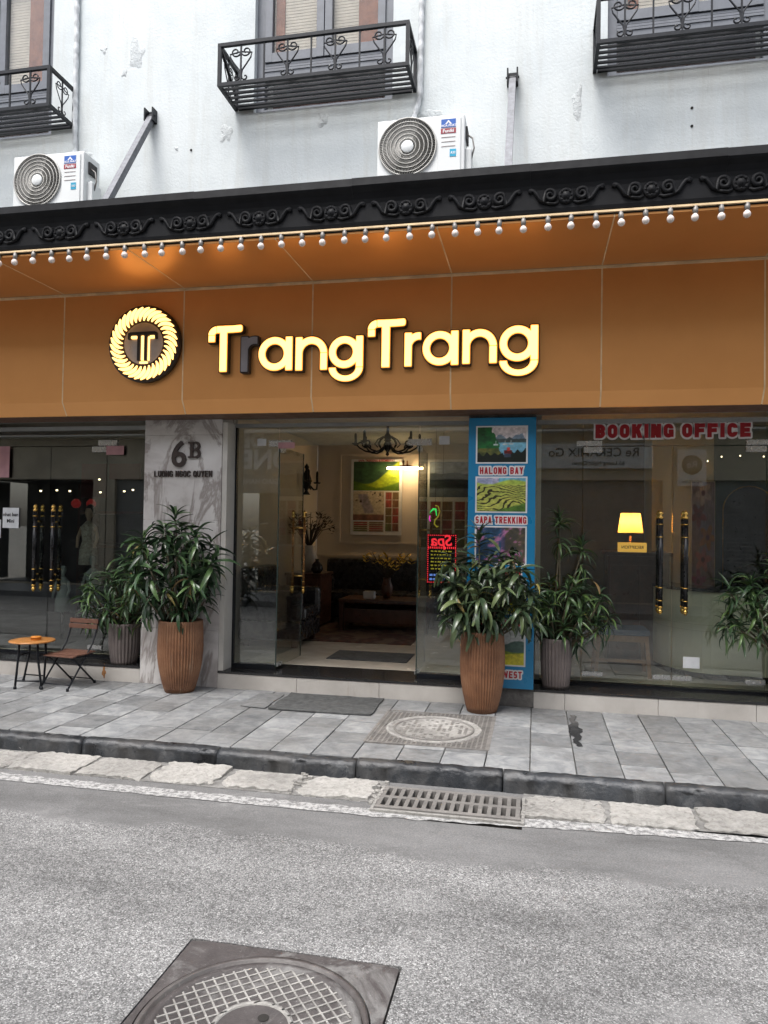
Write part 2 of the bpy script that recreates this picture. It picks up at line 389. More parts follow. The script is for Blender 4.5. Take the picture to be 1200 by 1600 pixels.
M['gutter'] = stonemat('gutter_concrete', [(.3, (.30, .285, .265)), (.5, (.50, .485, .455)), (.7, (.60, .585, .56))], 30, .9, .2, 1.4)
M['grout'] = simple('grout', (.17, .167, .16), .95, 0, .4, 20)
m, nt, b = newmat('worn_white_paint'); v = wpos(nt)
pn = noise(nt, v, 26, 8, .8); pc = ramp(nt, pn, [(.45, (.15, .15, .15)), (.53, (.37, .37, .365)), (.7, (.48, .48, .475))])
nt.links.new(pc, b.inputs['Base Color']); b.inputs['Roughness'].default_value = .75; bump(nt, b, noise(nt, v, 130, 3), .4, .006); M['paint'] = m
M['cast_iron'] = stonemat('cast_iron', [(.3, (.055, .048, .047)), (.55, (.085, .075, .073)), (.75, (.16, .15, .145))], 7, .45, .1, .3, .35)
m, nt, b = newmat('dusty_iron'); v = wpos(nt)
c = ramp(nt, noise(nt, v, 12, 7, .7), [(.3, (.045, .039, .039)), (.7, (.085, .076, .075))])
c = mix(nt, ramp(nt, noise(nt, v, 3.6, 9, .72, .7), [(.52, g(0)), (.64, g(.8))]), c, (.20, .197, .192))
c = mix(nt, ramp(nt, noise(nt, v, 60, 5, .8), [(.62, g(0)), (.7, g(.8))]), c, (.33, .32, .31))
nt.links.new(c, b.inputs['Base Color']); b.inputs['Roughness'].default_value = .6; bump(nt, b, noise(nt, v, 90, 6, .75), .5, .006); M['dusty_iron'] = m
M['grate_iron'] = stonemat('drain_grate_iron', [(.3, (.12, .115, .11)), (.55, (.19, .18, .17)), (.75, (.27, .255, .24))], 9, .6, .1, .3)
M['dust'] = stonemat('packed_dust', [(.3, (.20, .19, .18)), (.55, (.36, .35, .33)), (.75, (.46, .45, .43))], 16, .9, .1, .5)
M['hole'] = simple('dark_pit', (.02, .018, .016), .95)
M['earth'] = simple('earth', (.2, .19, .17), .95, 0, .3, 2)
m, nt, b = newmat('sill_stone'); v = wpos(nt)
c = ramp(nt, noise(nt, v, 3, 7), [(.3, (.40, .375, .345)), (.7, (.54, .515, .48))]); c = mix(nt, ramp(nt, noise(nt, wpos(nt, (7, 7, .8)), 2, 7, .75), [(.6, g(0)), (.75, g(.5))]), c, (.27, .20, .13))
nt.links.new(c, b.inputs['Base Color']); b.inputs['Roughness'].default_value = .5; M['sill'] = m
M['rust'] = simple('rust_stain', (.30, .14, .05), .9, 0, .4, 30)
M['granite'] = simple('black_granite', (.018, .018, .019), .18, 0, .5, 60)
M['rough_stone'] = stonemat('rough_grey_stone', [(.3, (.07, .067, .062)), (.55, (.16, .15, .14)), (.75, (.25, .24, .22))], 9, .8, .1, .9)
M['glass'] = glassmat('shop_glass', (.84, .87, .84, 1), .080, 4, .012)
M['door_glass'] = glassmat('door_glass', (.86, .875, .86, 1), .04, 4)
M['win_glass'] = glassmat('window_glass', (.86, .87, .87, 1), .022, 3, .0)
M['glass_edge'] = simple('glass_edge', (.03, .05, .045), .2)
M['steel'] = simple('brushed_steel', (.55, .55, .54), .3, .8, .1, 20)
M['head_frame'] = simple('grey_head_frame', (.30, .30, .29), .5, .2)
M['jamb'] = simple('cream_jamb', (.55, .53, .49), .6, 0, .15, 3)
M['black_metal'] = simple('black_painted_iron', (.008, .0095, .013), .45, .0, .4, 25, .1, spec=.3)
M['cornice'] = simple('black_cornice', (.0055, .006, .0075), .6, 0, .35, 6, .08, spec=.22)
M['grey_frame'] = simple('grey_window_frame', (.135, .145, .165), .45, 0, .15, 9)
M['strut'] = simple('grey_strut', (.12, .125, .14), .45, .3, .3, 20)
M['gold'] = simple('polished_brass', (.75, .47, .13), .18, .95, .1, 20)
M['bronze_bar'] = simple('bronze_bar', (.33, .16, .06), .3, .75, .2, 20)
M['handle_black'] = simple('handle_black', (.010, .010, .012), .25)
M['ac_white'] = simple('ac_white', (.68, .70, .695), .45, 0, .05, 3)
M['ac_grille'] = simple('ac_grille', (.46, .45, .42), .5)
M['ac_dark'] = simple('ac_dark', (.03, .03, .03), .7)
M['conduit'] = simple('conduit_wrap', (.55, .57, .58), .6, 0, .25, 15, .2)
M['bulb'] = simple('frosted_bulb', (.76, .68, .63), .65, 0, .1, 30, spec=.12)
M['socket'] = simple('bulb_socket', (.22, .21, .20), .5, .3)
M['letter_side'] = simple('letter_side', (.018, .012, .008), .45)
M['letter_lit'] = emis('letter_lit', (1.0, .55, .16), 1.45)
M['letter_rim'] = emis('letter_rim', (1.0, .40, .06), .42)
M['letter_dead'] = simple('letter_unlit', (.24, .23, .25), .5)
M['emblem_face'] = simple('emblem_face', (.42, .38, .36), .35, 0)
M['sign_brown'] = simple('number_brown', (.035, .022, .018), .45)
M['board_blue'] = simple('board_blue', (.012, .20, .40), .35, 0, .06, 3)
M['print_white'] = simple('print_white', (.72, .72, .72), .45)
M['print_red'] = simple('print_red', (.42, .012, .025), .45)
M['vinyl_white'] = simple('vinyl_white', (.75, .72, .71), .5); M['vinyl_red'] = simple('vinyl_red', (.33, .006, .012), .5)
M['print'] = printmat('picture_print')
M['terracotta'] = simple('terracotta', (.27, .115, .052), .55, 0, .3, 7, .15)
m, nt, b = newmat('ribbed_terracotta'); v = wpos(nt)
c = ramp(nt, noise(nt, v, 5, 8, .7), [(.25, (.12, .052, .027)), (.5, (.225, .105, .052)), (.75, (.31, .16, .085))])
c = mix(nt, ramp(nt, noise(nt, wpos(nt, (16, 16, 1.4)), 1.2, 7, .75), [(.58, g(0)), (.70, g(.6))]), c, (.40, .29, .20))
nt.links.new(c, b.inputs['Base Color']); b.inputs['Roughness'].default_value = .5; bump(nt, b, noise(nt, v, 60, 5), .2, .004); M['terracotta'] = m
M['greypot'] = simple('grey_ribbed_pot', (.15, .125, .118), .6, 0, .2, 7, .15)
M['soil'] = simple('soil', (.03, .022, .016), .95, 0, .4, 40)
def leafmat(name, c1, c2, c3, rough=.35):
    m, nt, b = newmat(name); oi = nt.nodes.new('ShaderNodeObjectInfo')
    c = ramp(nt, oi.outputs['Random'], [(0, c1), (.6, c2), (1, c3)])
    n = noise(nt, wpos(nt), 18, 4); c = mix(nt, 1., c, ramp(nt, n, [(.3, g(.8)), (.7, g(1.15))]), 'MULTIPLY')
    nt.links.new(c, b.inputs['Base Color']); b.inputs['Roughness'].default_value = rough
    b.inputs['Transmission Weight'].default_value = 0
    return m
M['leaf_a'] = leafmat('palm_leaf', (.016, .038, .017), (.034, .075, .030), (.085, .145, .050))
M['leaf_b'] = leafmat('dracaena_leaf', (.024, .055, .025), (.050, .10, .036), (.12, .20, .055))
M['leaf_c'] = leafmat('broad_leaf', (.028, .050, .026), (.058, .090, .044), (.13, .165, .068), .3)
M['leaf_y'] = leafmat('yellowing_leaf', (.22, .20, .05), (.26, .19, .06), (.20, .12, .05), .5)
M['stem'] = simple('plant_stem', (.09, .075, .045), .8, 0, .3, 30)
M['wood_table'] = simple('varnished_wood', (.38, .165, .045), .35, 0, .25, 14)
M['wood_dark'] = simple('brown_slats', (.13, .062, .042), .45, 0, .25, 22)
M['orange'] = simple('orange_tin', (.60, .22, .03), .35)
M['room_wall'] = simple('room_wall', (.66, .58, .48), .7, 0, .06, 2)
M['room_floor'] = simple('room_floor', (.66, .59, .49), .18, 0, .12, 3)
M['room_ceiling'] = simple('room_ceiling', (.72, .68, .62), .8)
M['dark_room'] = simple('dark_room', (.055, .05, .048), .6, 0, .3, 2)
M['olive_wall'] = simple('olive_wall', (.55, .53, .42), .5, 0, .06, 2)
M['green_wall'] = simple('green_wall', (.06, .13, .10), .5)
M['counter'] = simple('counter_cream', (.70, .68, .54), .4, 0, .06, 3)
M['mahogany'] = simple('mahogany', (.085, .036, .022), .35, 0, .4, 8)
M['leather'] = simple('black_leather', (.028, .026, .028), .28, 0, .3, 10)
M['rug'] = simple('rug_red', (.10, .045, .03), .95, 0, .6, 9)
M['mat'] = simple('grey_mat', (.062, .064, .064), .9, 0, .4, 20, .3)
M['vase'] = simple('white_vase', (.55, .52, .47), .3)
M['flower_y'] = simple('yellow_flower', (.75, .50, .04), .6)
M['dry_leaf'] = simple('dry_leaf', (.06, .045, .03), .8)
m, nt, b = newmat('lamp_shade'); b.inputs['Base Color'].default_value = (.9, .62, .25, 1); b.inputs['Roughness'].default_value = .8
b.inputs['Emission Color'].default_value = (.95, .50, .09, 1); b.inputs['Emission Strength'].default_value = .16
tl_ = N(nt, 'ShaderNodeBsdfTranslucent', Color=(.95, .60, .2, 1)); mx_ = nt.nodes.new('ShaderNodeMixShader'); mx_.inputs[0].default_value = .55; nt.links.new(b.outputs[0], mx_.inputs[1]); nt.links.new(tl_.outputs[0], mx_.inputs[2]); nt.links.new(mx_.outputs[0], nt.nodes['Material Output'].inputs[0]); M['lamp_shade'] = m
M['name_box'] = emis('name_box', (.95, .52, .09), .36)
M['warm_tube'] = emis('warm_tube', (1, .70, .36), 30)
M['spot'] = emis('spot_light', (1, .8, .5), 3)
M['lantern'] = emis('red_lantern', (.4, .02, .02), .10)
M['neon_red'] = emis('neon_red', (1, .03, .05), .55); M['neon_green'] = emis('neon_green', (.05, .8, .15), .5)
M['neon_yellow'] = emis('neon_yellow', (.8, .65, .05), .1); M['neon_blue'] = emis('neon_blue', (.2, .35, 1), .3); M['neon_pink'] = emis('neon_pink', (.9, .05, .6), .6)
M['acrylic'] = simple('black_acrylic', (.012, .008, .008), .2)
M['cloth_white'] = simple('cloth_white', (.85, .74, .60), .8, 0, .5, 30); M['cloth_grey'] = simple('cloth_grey', (.32, .37, .36), .8)
M['skin'] = simple('mannequin_skin', (.7, .52, .40), .6)
M['paper'] = simple('paper_white', (.68, .70, .72), .8); M['paper_pink'] = simple('paper_pink', (.55, .30, .33), .7)
M['ink'] = simple('ink', (.02, .02, .022), .7)
M['op_cream'] = simple('opposite_cream', (.52, .45, .34), .8, 0, .2, 1.2); M['op_grey'] = simple('opposite_grey', (.24, .245, .24), .8, 0, .2, 1)
M['op_brick'] = simple('opposite_shutter_brown', (.15, .055, .035), .7, 0, .3, 4); M['op_shutter'] = simple('roller_shutter', (.20, .20, .19), .6, .1, .15, 3)
M['reflection_brown'] = simple('reflection_brown', (.34, .135, .075), .6, 0, .3, 9); M['op_white'] = simple('opposite_trim', (.65, .63, .58), .8); M['op_dark'] = simple('opposite_dark', (.03, .03, .03), .6)
M['sign_pale'] = simple('sign_pale', (.66, .67, .66), .6); M['sign_ink'] = simple('sign_ink', (.04, .045, .045), .6); M['sign_disc'] = simple('sign_disc', (.12, .14, .13), .6)
M['blind'] = simple('blind_slat', (.80, .70, .58), .6)
M['blue_sticker'] = simple('blue_sticker', (.01, .09, .38), .4); M['red_sticker'] = simple('red_sticker', (.28, .015, .03), .4); M['teal_sticker'] = simple('teal_sticker', (.01, .30, .48), .4)
M['ac_line'] = simple('ac_line', (.30, .26, .26), .6)

# ------------------------------------------------------------------ ground, road, pavement
gb = MB().add([(-300, -300, -.2), (300, -300, -.2), (300, 300, -.2), (-300, 300, -.2)], [(0, 1, 2, 3)])
tag(gb.build('ground', M['earth']), kind='structure')
RZ = -.12
# road sheet, with openings left for the manhole and the drain
def sheet_with_holes(x0, x1, y0, y1, holes, z, thick):
    xs = sorted({x0, x1} | {h[0] for h in holes} | {h[1] for h in holes}); ys = sorted({y0, y1} | {h[2] for h in holes} | {h[3] for h in holes})
    mb = MB()
    for i in range(len(xs)-1):
        for j in range(len(ys)-1):
            cx, cy = (xs[i]+xs[i+1])/2, (ys[j]+ys[j+1])/2
            if any(h[0] < cx < h[1] and h[2] < cy < h[3] for h in holes): continue
            mb.add([(xs[i], ys[j], z), (xs[i+1], ys[j], z), (xs[i+1], ys[j+1], z), (xs[i], ys[j+1], z)], [(0, 1, 2, 3)])
    for h in holes:
        a = [(h[0], h[2]), (h[1], h[2]), (h[1], h[3]), (h[0], h[3])]
        for k in range(4):
            p, q = a[k], a[(k+1) % 4]; mb.add([(p[0], p[1], z), (q[0], q[1], z), (q[0], q[1], z-thick), (p[0], p[1], z-thick)], [(0, 1, 2, 3)])
    return mb
DR = (-.94, -.055, -2.53, -2.07)     # drain opening
MHX, MHY = (-1.36, -.485), (-4.86, -3.96)
road = sheet_with_holes(-80, 80, -7.6, -1.95, [DR, (MHX[0], MHX[1], MHY[0], MHY[1])], RZ, .07).build('road', M['asphalt'])
tag(road, kind='structure')
# painted edge line, a thin strip with ragged borders
mb = MB(); xs = np.arange(-14, 9, .045); prev = None
for x in xs:
    yc = -2.475 + .012*sin(x*.9) + (.0 if x < -.9 else (x+.9)*.058)
    a = yc-.055-abs(rng.normal(0, .009)); c_ = yc+.055+rng.normal(0, .007)
    cur = [(x, a, RZ+.004), (x, c_, RZ+.004)]
    if prev and not (x > -.93 and x < -.03 and False): mb.add(prev+cur, [(0, 2, 3, 1)])
    prev = cur
mb.build('edge_line', M['paint'], road)
# gutter slabs: rough stone, uneven, every one its own
joints = [-6.6, -6.05, -5.5, -4.95, -4.4, -3.88, -3.54, -3.03, -2.53, -2.01, -1.49, -.95]
right = [-.045, .443, .953, 1.5, 2.05, 2.6, 3.15, 3.7]
def slab(x0, x1, y0, y1, z0, z1, jit, nx=26, ny=18, seed=0, chip=.02, rough=0.):
    r = np.random.default_rng(seed+100); mb = MB(); vs = []; fs = []
    def walk(n): 
        a = r.normal(0, 1, n+1); a = np.convolve(np.concatenate([a[:2], a, a[-2:]]), [.2, .6, 1, .6, .2], 'same')[2:-2]; return np.abs(a)*chip
    eL, eR, eB, eT = walk(ny), walk(ny), walk(nx), walk(nx); corner = r.uniform(0, 1, 4)**3*.05*(chip/.012) if rough else np.zeros(4)
    tx, ty = (r.normal(0, .012), r.normal(0, .02)) if rough else (0, 0); hN = r.normal(0, 1, (ny+1, nx+1)); hS = sum(np.roll(np.roll(hN, a, 0), b_, 1) for a in (-1, 0, 1) for b_ in (-1, 0, 1))/9
    for j in range(ny+1):
        for i in range(nx+1):
            u, w_ = i/nx, j/ny; xa, xb = x0+eL[j], x1-eR[j]; ya, yb = y0+eB[i], y1-eT[i]
            cc = max(corner[0]*max(0, 1-(u+w_)*6), corner[1]*max(0, 1-(1-u+w_)*6), corner[2]*max(0, 1-(2-u-w_)*6), corner[3]*max(0, 1-(u+1-w_)*6))
            x = xa+u*(xb-xa); y = ya+w_*(yb-ya); e = i in (0, nx) or j in (0, ny)
            z = z1+hN[j, i]*jit*.5+hS[j, i]*jit*2.2+tx*(u-.5)+ty*(w_-.5)*.5-(.005 if e else 0)*(1 if rough else .6)-cc*.7
            vs.append((x, y, max(z, z0+.004)))
    for j in range(ny):
        for i in range(nx): a = j*(nx+1)+i; fs.append((a, a+1, a+nx+2, a+nx+1))
    n = len(vs); ring = [i for i in range(nx+1)]+[(j+1)*(nx+1)-1 for j in range(1, ny+1)]+[ny*(nx+1)+i for i in range(nx-1, -1, -1)]+[j*(nx+1) for j in range(ny-1, 0, -1)]
    for k in ring: vs.append((vs[k][0], vs[k][1], z0))
    L = len(ring)
    for k in range(L): fs.append((ring[k], n+k, n+(k+1) % L, ring[(k+1) % L]))
    mb.add(vs, fs, 0, False); return mb
gut = put('gutter', None); tag(gut, kind='structure')
mb = MB(); mb.box(-14, DR[0], -2.33, -1.9, -.19, RZ+.004); mb.box(DR[1], 9, -2.33, -1.9, -.19, RZ+.004); mb.build('gutter_bed', M['grout'], gut)
for (x, y, w_, h_) in ((-1.50, -2.1, .05, .3), (-.96, -2.2, .05, .24), (-.02, -2.25, .05, .2)):
    mb = MB()
    for q in range(26):
        xx, yy_, s_ = x+rng.normal(0, w_*.5), y+rng.normal(0, h_*.35), rng.uniform(.006, .018); mb.box(xx-s_, xx+s_, yy_-s_*.8, yy_+s_*.8, RZ, RZ+.004+s_*1.1, M=None, c=.002)
    tag(mb.build('rubble', M['gutter'], gut), kind='stuff')
k = 0
for lst in (joints, right):
    for a, b_ in zip(lst[:-1], lst[1:]):
        gap = .006 if k not in (8, 9) else .016
        tilt = slab(a+gap, b_-gap-(.02 if k == 10 else 0), -2.335+rng.normal(0, .012), -1.965, -.17, -.098+rng.normal(0, .006), .0030, seed=k, chip=.007 if k < 8 else .011, rough=1).build('gutter_slab', M['gutter'], gut); k += 1
# kerb stones, rounded
kerb = put('kerb', None); tag(kerb, kind='structure')
kj = [-9.1, -8.1, -7.1, -6.1, -5.15, -4.2, -3.228, -2.171, -1.169, -.188, .81, 1.83, 2.85, 3.85, 4.85]
for i, (a, b_) in enumerate(zip(kj[:-1], kj[1:])):
    prof = [(-1.86, -.19), (-1.86, .0)]
    for t in range(7): ang = pi/2*(t/6); prof.append((-1.912-.040*sin(ang), -.045+.045*cos(ang)))
    prof += [(-1.962, -.19)]
    dz, dy = random.uniform(-.006, .006), random.uniform(-.01, .01)
    mb = MB(); nseg = 44; vs = []; wob = rng.normal(0, .0022, (nseg+1, len(prof))); wob = (wob+np.roll(wob, 1, 0)+np.roll(wob, -1, 0))/1.6; chips = [(rng.uniform(0, 1), rng.uniform(.01, .05), rng.uniform(.004, .013)) for _ in range(5)]+[(0, .012, .010), (1, .012, .010)]
    for s_ in range(nseg+1):
        x = a+.004+(b_-a-.008)*s_/nseg
        ch = sum(d_*math.exp(-((s_/nseg-c_)/w_)**2) for c_, w_, d_ in chips)
        for pi_, (y, z) in enumerate(prof):
            e_ = 1 if 2 <= pi_ <= 8 else .2
            vs.append((x, y+dy+wob[s_, pi_]*e_*1.3+ch*e_*.7, z+dz+(wob[s_, pi_]-ch*.8*e_ if z > -.1 else 0)))
    n = len(prof); fs = [(s_*n+q, s_*n+q+1, (s_+1)*n+q+1, (s_+1)*n+q) for s_ in range(nseg) for q in range(n-1)]
    fs += [list(range(n)), [nseg*n+q for q in range(n)][::-1]]
    mb.add(vs, fs, 0, True); me = mb.mesh('kerb_stone', M['kerb'])
    put('kerb_stone', me, kerb)
# pavement
SMH = (-1.235, -.30, -1.48, -.50)
pave = tag(sheet_with_holes(-14, 9, -1.865, .3, [SMH], -.03, .1).build('pavement', M['grout']), kind='structure')
pm = {}
def paver_mesh(w_, l_):
    key = (round(w_, 2), round(l_, 2))
    if key not in pm: pm[key] = MB().box(-w_/2, w_/2, -l_/2, l_/2, -.03, 0, c=.004).mesh('paver', M['paver'])
    return pm[key]
pcount = 0
for ci in range(-27, 16):
    x0 = -.316+.2985*ci; cx = x0+.149
    if cx < -8.2 or cx > 4.4: continue
    y = -1.858
    first = random.choice([.3, .36, .2, .3])
    while y < -.12:
        L = first if first else random.choice([.30, .30, .36, .30, .44]); first = None
        if -.1-(y+L) < .16: L = -.1-y
        L = round(L, 2)
        yc = y+L/2; y += L
        if SMH[0]-.1 < cx < SMH[1]+.1 and SMH[2]-.02 < yc < SMH[3]+.08: 
            # trimmed round the manhole
            if yc-L/2 < SMH[2]-.06 and yc-L/2 >= -1.87: L2 = SMH[2]-.006-(yc-L/2)
            else: continue
            yc = yc-L/2+L2/2; L = L2
        if (cx < -6.2 or cx > 2.6) and False: continue
        put('paver', paver_mesh(.291, L-.007), pave, (cx, yc, random.uniform(-.003, .002)), (random.uniform(-.004, .004), random.uniform(-.006, .006), random.uniform(-.004, .004))); pcount += 1
# narrow fillers beside the pavement manhole
for (xa, xb) in ((SMH[0]-.19, SMH[0]-.004), (SMH[1]+.004, SMH[1]+.1)):
    pass
# pavement manhole: square frame, round lid, waffle relief
t = thing('manhole_cover', 'square cast iron manhole with round dusty lid set in the grey pavement', 'manhole', ((SMH[0]+SMH[1])/2, (SMH[2]+SMH[3])/2, 0))
HX, HY = (SMH[1]-SMH[0])/2-.006, (SMH[3]-SMH[2])/2-.006
def ring_prof(r0, r1, z0, z1): return [(r0, z0), (r0, z1), (r1, z1), (r1, z0)]
mb = MB(); mb.box(-HX, HX, -HY, HY, -.08, -.011)
for i in range(-12, 13):
    q = i*.0365
    for sgn in (0, 1):
        L_ = HX if sgn == 0 else HY
        if abs(q) > (HY if sgn == 0 else HX)-.01: continue
        # bars only outside the lid
        hole = .385; hh = math.sqrt(max(0, hole**2-q*q)) if abs(q) < hole else 0
        for lo, hi in ((-L_, -hh), (hh, L_)) if hh else ((-L_, L_),):
            if hi-lo < .01: continue
            if sgn == 0: mb.box(lo, hi, q-.0055, q+.0055, -.0115, -.002)
            else: mb.box(q-.0055, q+.0055, lo, hi, -.0115, -.0025)
mb.box(-HX, HX, -HY-.002, -HY+.016, -.012, .001); mb.box(-HX, HX, HY-.016, HY+.002, -.012, .001); mb.box(-HX-.002, -HX+.016, -HY+.017, HY-.017, -.012, .001); mb.box(HX-.016, HX+.002, -HY+.017, HY-.017, -.012, .001)
mb.build('frame', M['grate_iron'], t)
mb = MB(); mb.lathe([(.375, -.03), (.375, .001), (.355, .001), (.352, -.006), (0, -.006)], n=56); lid = mb.build('lid', M['dust'], t)
mb = MB(); mb.lathe(ring_prof(.30, .318, -.008, .0015)+[(.30, -.008)], n=56)
for i in range(-7, 8):
    for j in range(-7, 8):
        x, y = i*.042, j*.042
        if x*x+y*y < .285**2 and rng.random() < .5: mb.box(x-.012, x+.012, y-.012, y+.012, -.007, -.0025)
mb.build('relief', M['grate_iron'], lid)
# road manhole
cx, cy = (MHX[0]+MHX[1])/2, (MHY[0]+MHY[1])/2
t = thing('road_manhole', 'large square steel manhole frame with round cover sunk in the asphalt', 'manhole', (cx, cy, RZ))
hx, hy = (MHX[1]-MHX[0])/2-.008, (MHY[1]-MHY[0])/2-.008
mb = MB(); n = 64; vs = []; R0 = .405
for k in range(n):
    a = 2*pi*k/n; c_, s_ = cos(a), sin(a); q = min(hx/abs(c_) if abs(c_) > 1e-6 else 9, hy/abs(s_) if abs(s_) > 1e-6 else 9)
    vs += [(R0*c_, R0*s_, .002), (q*c_, q*s_, .001), (R0*c_, R0*s_, -.05), (q*c_, q*s_, -.05)]
fs = []
for k in range(n):
    a, b_ = 4*k, 4*((k+1) % n); fs += [(a, a+1, b_+1, b_), (a, b_, b_+2, a+2), (a+1, a+3, b_+3, b_+1)]
mb.add(vs, fs); mb.build('frame', M['dusty_iron'], t)
mb = MB(); mb.lathe(ring_prof(.380, .398, -.05, .0055), n=64); mb.build('rim', M['cast_iron'], t)
mb = MB(); mb.lathe([(.374, -.05), (.374, -.004), (.345, -.002), (.343, -.008), (0, -.008)], n=64); lid = mb.build('cover', M['dusty_iron'], t)
mb = MB()
for i in range(-9, 10):
    q = i*.040; L_ = math.sqrt(max(0, .338**2-q*q)); 
    for rz in (radians(40), radians(130)):
        hole = math.sqrt(max(0, .13**2-q*q)) if abs(q) < .13 else 0
        for lo, hi in ((-L_, -hole), (hole, L_)) if hole else ((-L_, L_),):
            mb.box(lo, hi, q-.0034, q+.0034, -.009, -.003 if rz < 1 else -.0035, M=Matrix.Rotation(rz, 4, 'Z'))
mb.lathe(ring_prof(.125, .142, -.009, -.003), n=40)
mb.build('relief', M['dust'], lid)
MB().lathe([(.02, -.006), (.02, -.0055)], c=(.02, .06, 0), n=16).build('lift_hole', M['hole'], lid)
mb = MB(); mb.add([(-1.4, -4.9, -.19), (-.45, -4.9, -.19), (-.45, -3.93, -.19), (-1.4, -3.93, -.19)], [(0, 1, 2, 3)]); mb.build('manhole_pit', M['hole'], road)
# drain grate: bars with slots
t = thing('drain_grate', 'slotted cast iron drain grate between broken gutter slabs below the kerb', 'drain', ((DR[0]+DR[1])/2, (DR[2]+DR[3])/2+.03, RZ))
gx, gy = (DR[1]-DR[0])/2-.01, (DR[3]-DR[2])/2-.05
mb = MB(); ns = 15; z0, z1 = -.05, .028
for y0, y1 in ((-gy, -gy+.034), (-.018, .018), (gy-.034, gy)): mb.box(-gx, gx, y0, y1, z0, z1, c=.004)
for i in range(ns+1):
    x = -gx+.018+(2*gx-.036)*i/ns
    for ya, yb in ((-gy+.0345, -.0185), (.0185, gy-.0345)):
        mb.box(x-.0125, x+.0125, ya, yb, z0, z1-.0015)
mb.build('bar_grid', M['grate_iron'], t)
mb = MB(); mb.box(-gx-.022, gx+.022, -gy-.03, -gy-.004, -.05, .018); mb.box(-gx-.022, -gx-.004, -gy-.003, gy+.02, -.05, .018); mb.box(gx+.004, gx+.022, -gy-.003, gy+.02, -.05, .018)
mb.build('surround', M['gutter'], t)
mb = MB().box(DR[0], DR[1], DR[2], DR[3]+.1, -.199, -.185); mb.build('drain_pit', M['hole'], road)
mb = MB()
for i in range(40):
    x, y = rng.uniform(DR[0]+.05, DR[1]-.05), rng.uniform(DR[2]+.03, DR[3]-.03); s_ = rng.uniform(.008, .02)
    mb.box(x-s_, x+s_, y-s_*.7, y+s_*.7, -.185, -.185+s_*.7, M=None, c=.002)
tag(mb.build('drain_litter', M['dust'], road), kind='stuff')
# wet mark, rubber mats on the pavement
mb = MB(); pts = [(.325+.012*sin(k*1.3)+(.022+.028*math.exp(-((k-11)/4)**2)+.006*sin(k*2.7))*sd_, -.30-.92*q_) for sd_, rngk in ((1, range(22)), (-1, range(21, -1, -1))) for k in rngk for q_ in (k/21,)]
mb.add([(x, y, .0055) for x, y in pts], [list(range(len(pts)))]); mb.build('water_stain', simple('wet_stone', (.035, .036, .038), .15), pave)
t = tag(slab(-2.24, -1.32, -.78, -.16, .004, .017, .0015, 16, 10, 5, .006).build('door_mat', M['mat']), 'dark grey rubber mat on the pavement before the open doors', 'mat')
t = tag(slab(-2.52, -2.26, -.76, -.2, .004, .012, .001, 8, 8, 9, .01).build('loose_stone_sheet', M['paver']), 'thin loose grey stone sheet lying left of the dark mat', 'stone sheet')

# ------------------------------------------------------------------ building
bld = thing('shop_building', 'white plastered street building with casement windows above three glass shopfronts', 'building', (0, 0, 0))
WY = -.05
WIN = [(-6.40, -5.01), (-2.765, -1.372), (.587, 1.98)]; WZ = (5.64, 7.5)
def wall_with_openings(x0, x1, z0, z1, ops, y0, y1):
    xs = sorted({x0, x1} | {o[0] for o in ops} | {o[1] for o in ops}); zs = sorted({z0, z1} | {o[2] for o in ops} | {o[3] for o in ops}); mb = MB()
    def solid(i, j):
        if i < 0 or j < 0 or i >= len(xs)-1 or j >= len(zs)-1: return False
        cx, cz = (xs[i]+xs[i+1])/2, (zs[j]+zs[j+1])/2
        return not any(o[0] < cx < o[1] and o[2] < cz < o[3] for o in ops)
    for i in range(len(xs)-1):
        for j in range(len(zs)-1):
            if not solid(i, j): continue
            a, b_, c_, d = xs[i], xs[i+1], zs[j], zs[j+1]
            mb.add([(a, y0, c_), (b_, y0, c_), (b_, y0, d), (a, y0, d)], [(0, 1, 2, 3)]); mb.add([(a, y1, c_), (b_, y1, c_), (b_, y1, d), (a, y1, d)], [(3, 2, 1, 0)])
            if not solid(i-1, j): mb.add([(a, y0, c_), (a, y0, d), (a, y1, d), (a, y1, c_)], [(0, 1, 2, 3)])
            if not solid(i+1, j): mb.add([(b_, y0, c_), (b_, y1, c_), (b_, y1, d), (b_, y0, d)], [(0, 1, 2, 3)])
            if not solid(i, j-1): mb.add([(a, y0, c_), (a, y1, c_), (b_, y1, c_), (b_, y0, c_)], [(0, 1, 2, 3)])
            if not solid(i, j+1): mb.add([(a, y0, d), (b_, y0, d), (b_, y1, d), (a, y1, d)], [(0, 1, 2, 3)])
    return mb
uw = wall_with_openings(-12, 7, 2.66, 8.4, [(a, b_, WZ[0], WZ[1]) for a, b_ in WIN], WY, .30).build('wall', M['plaster'], bld)
tag(uw, 'white weathered plaster upper wall')
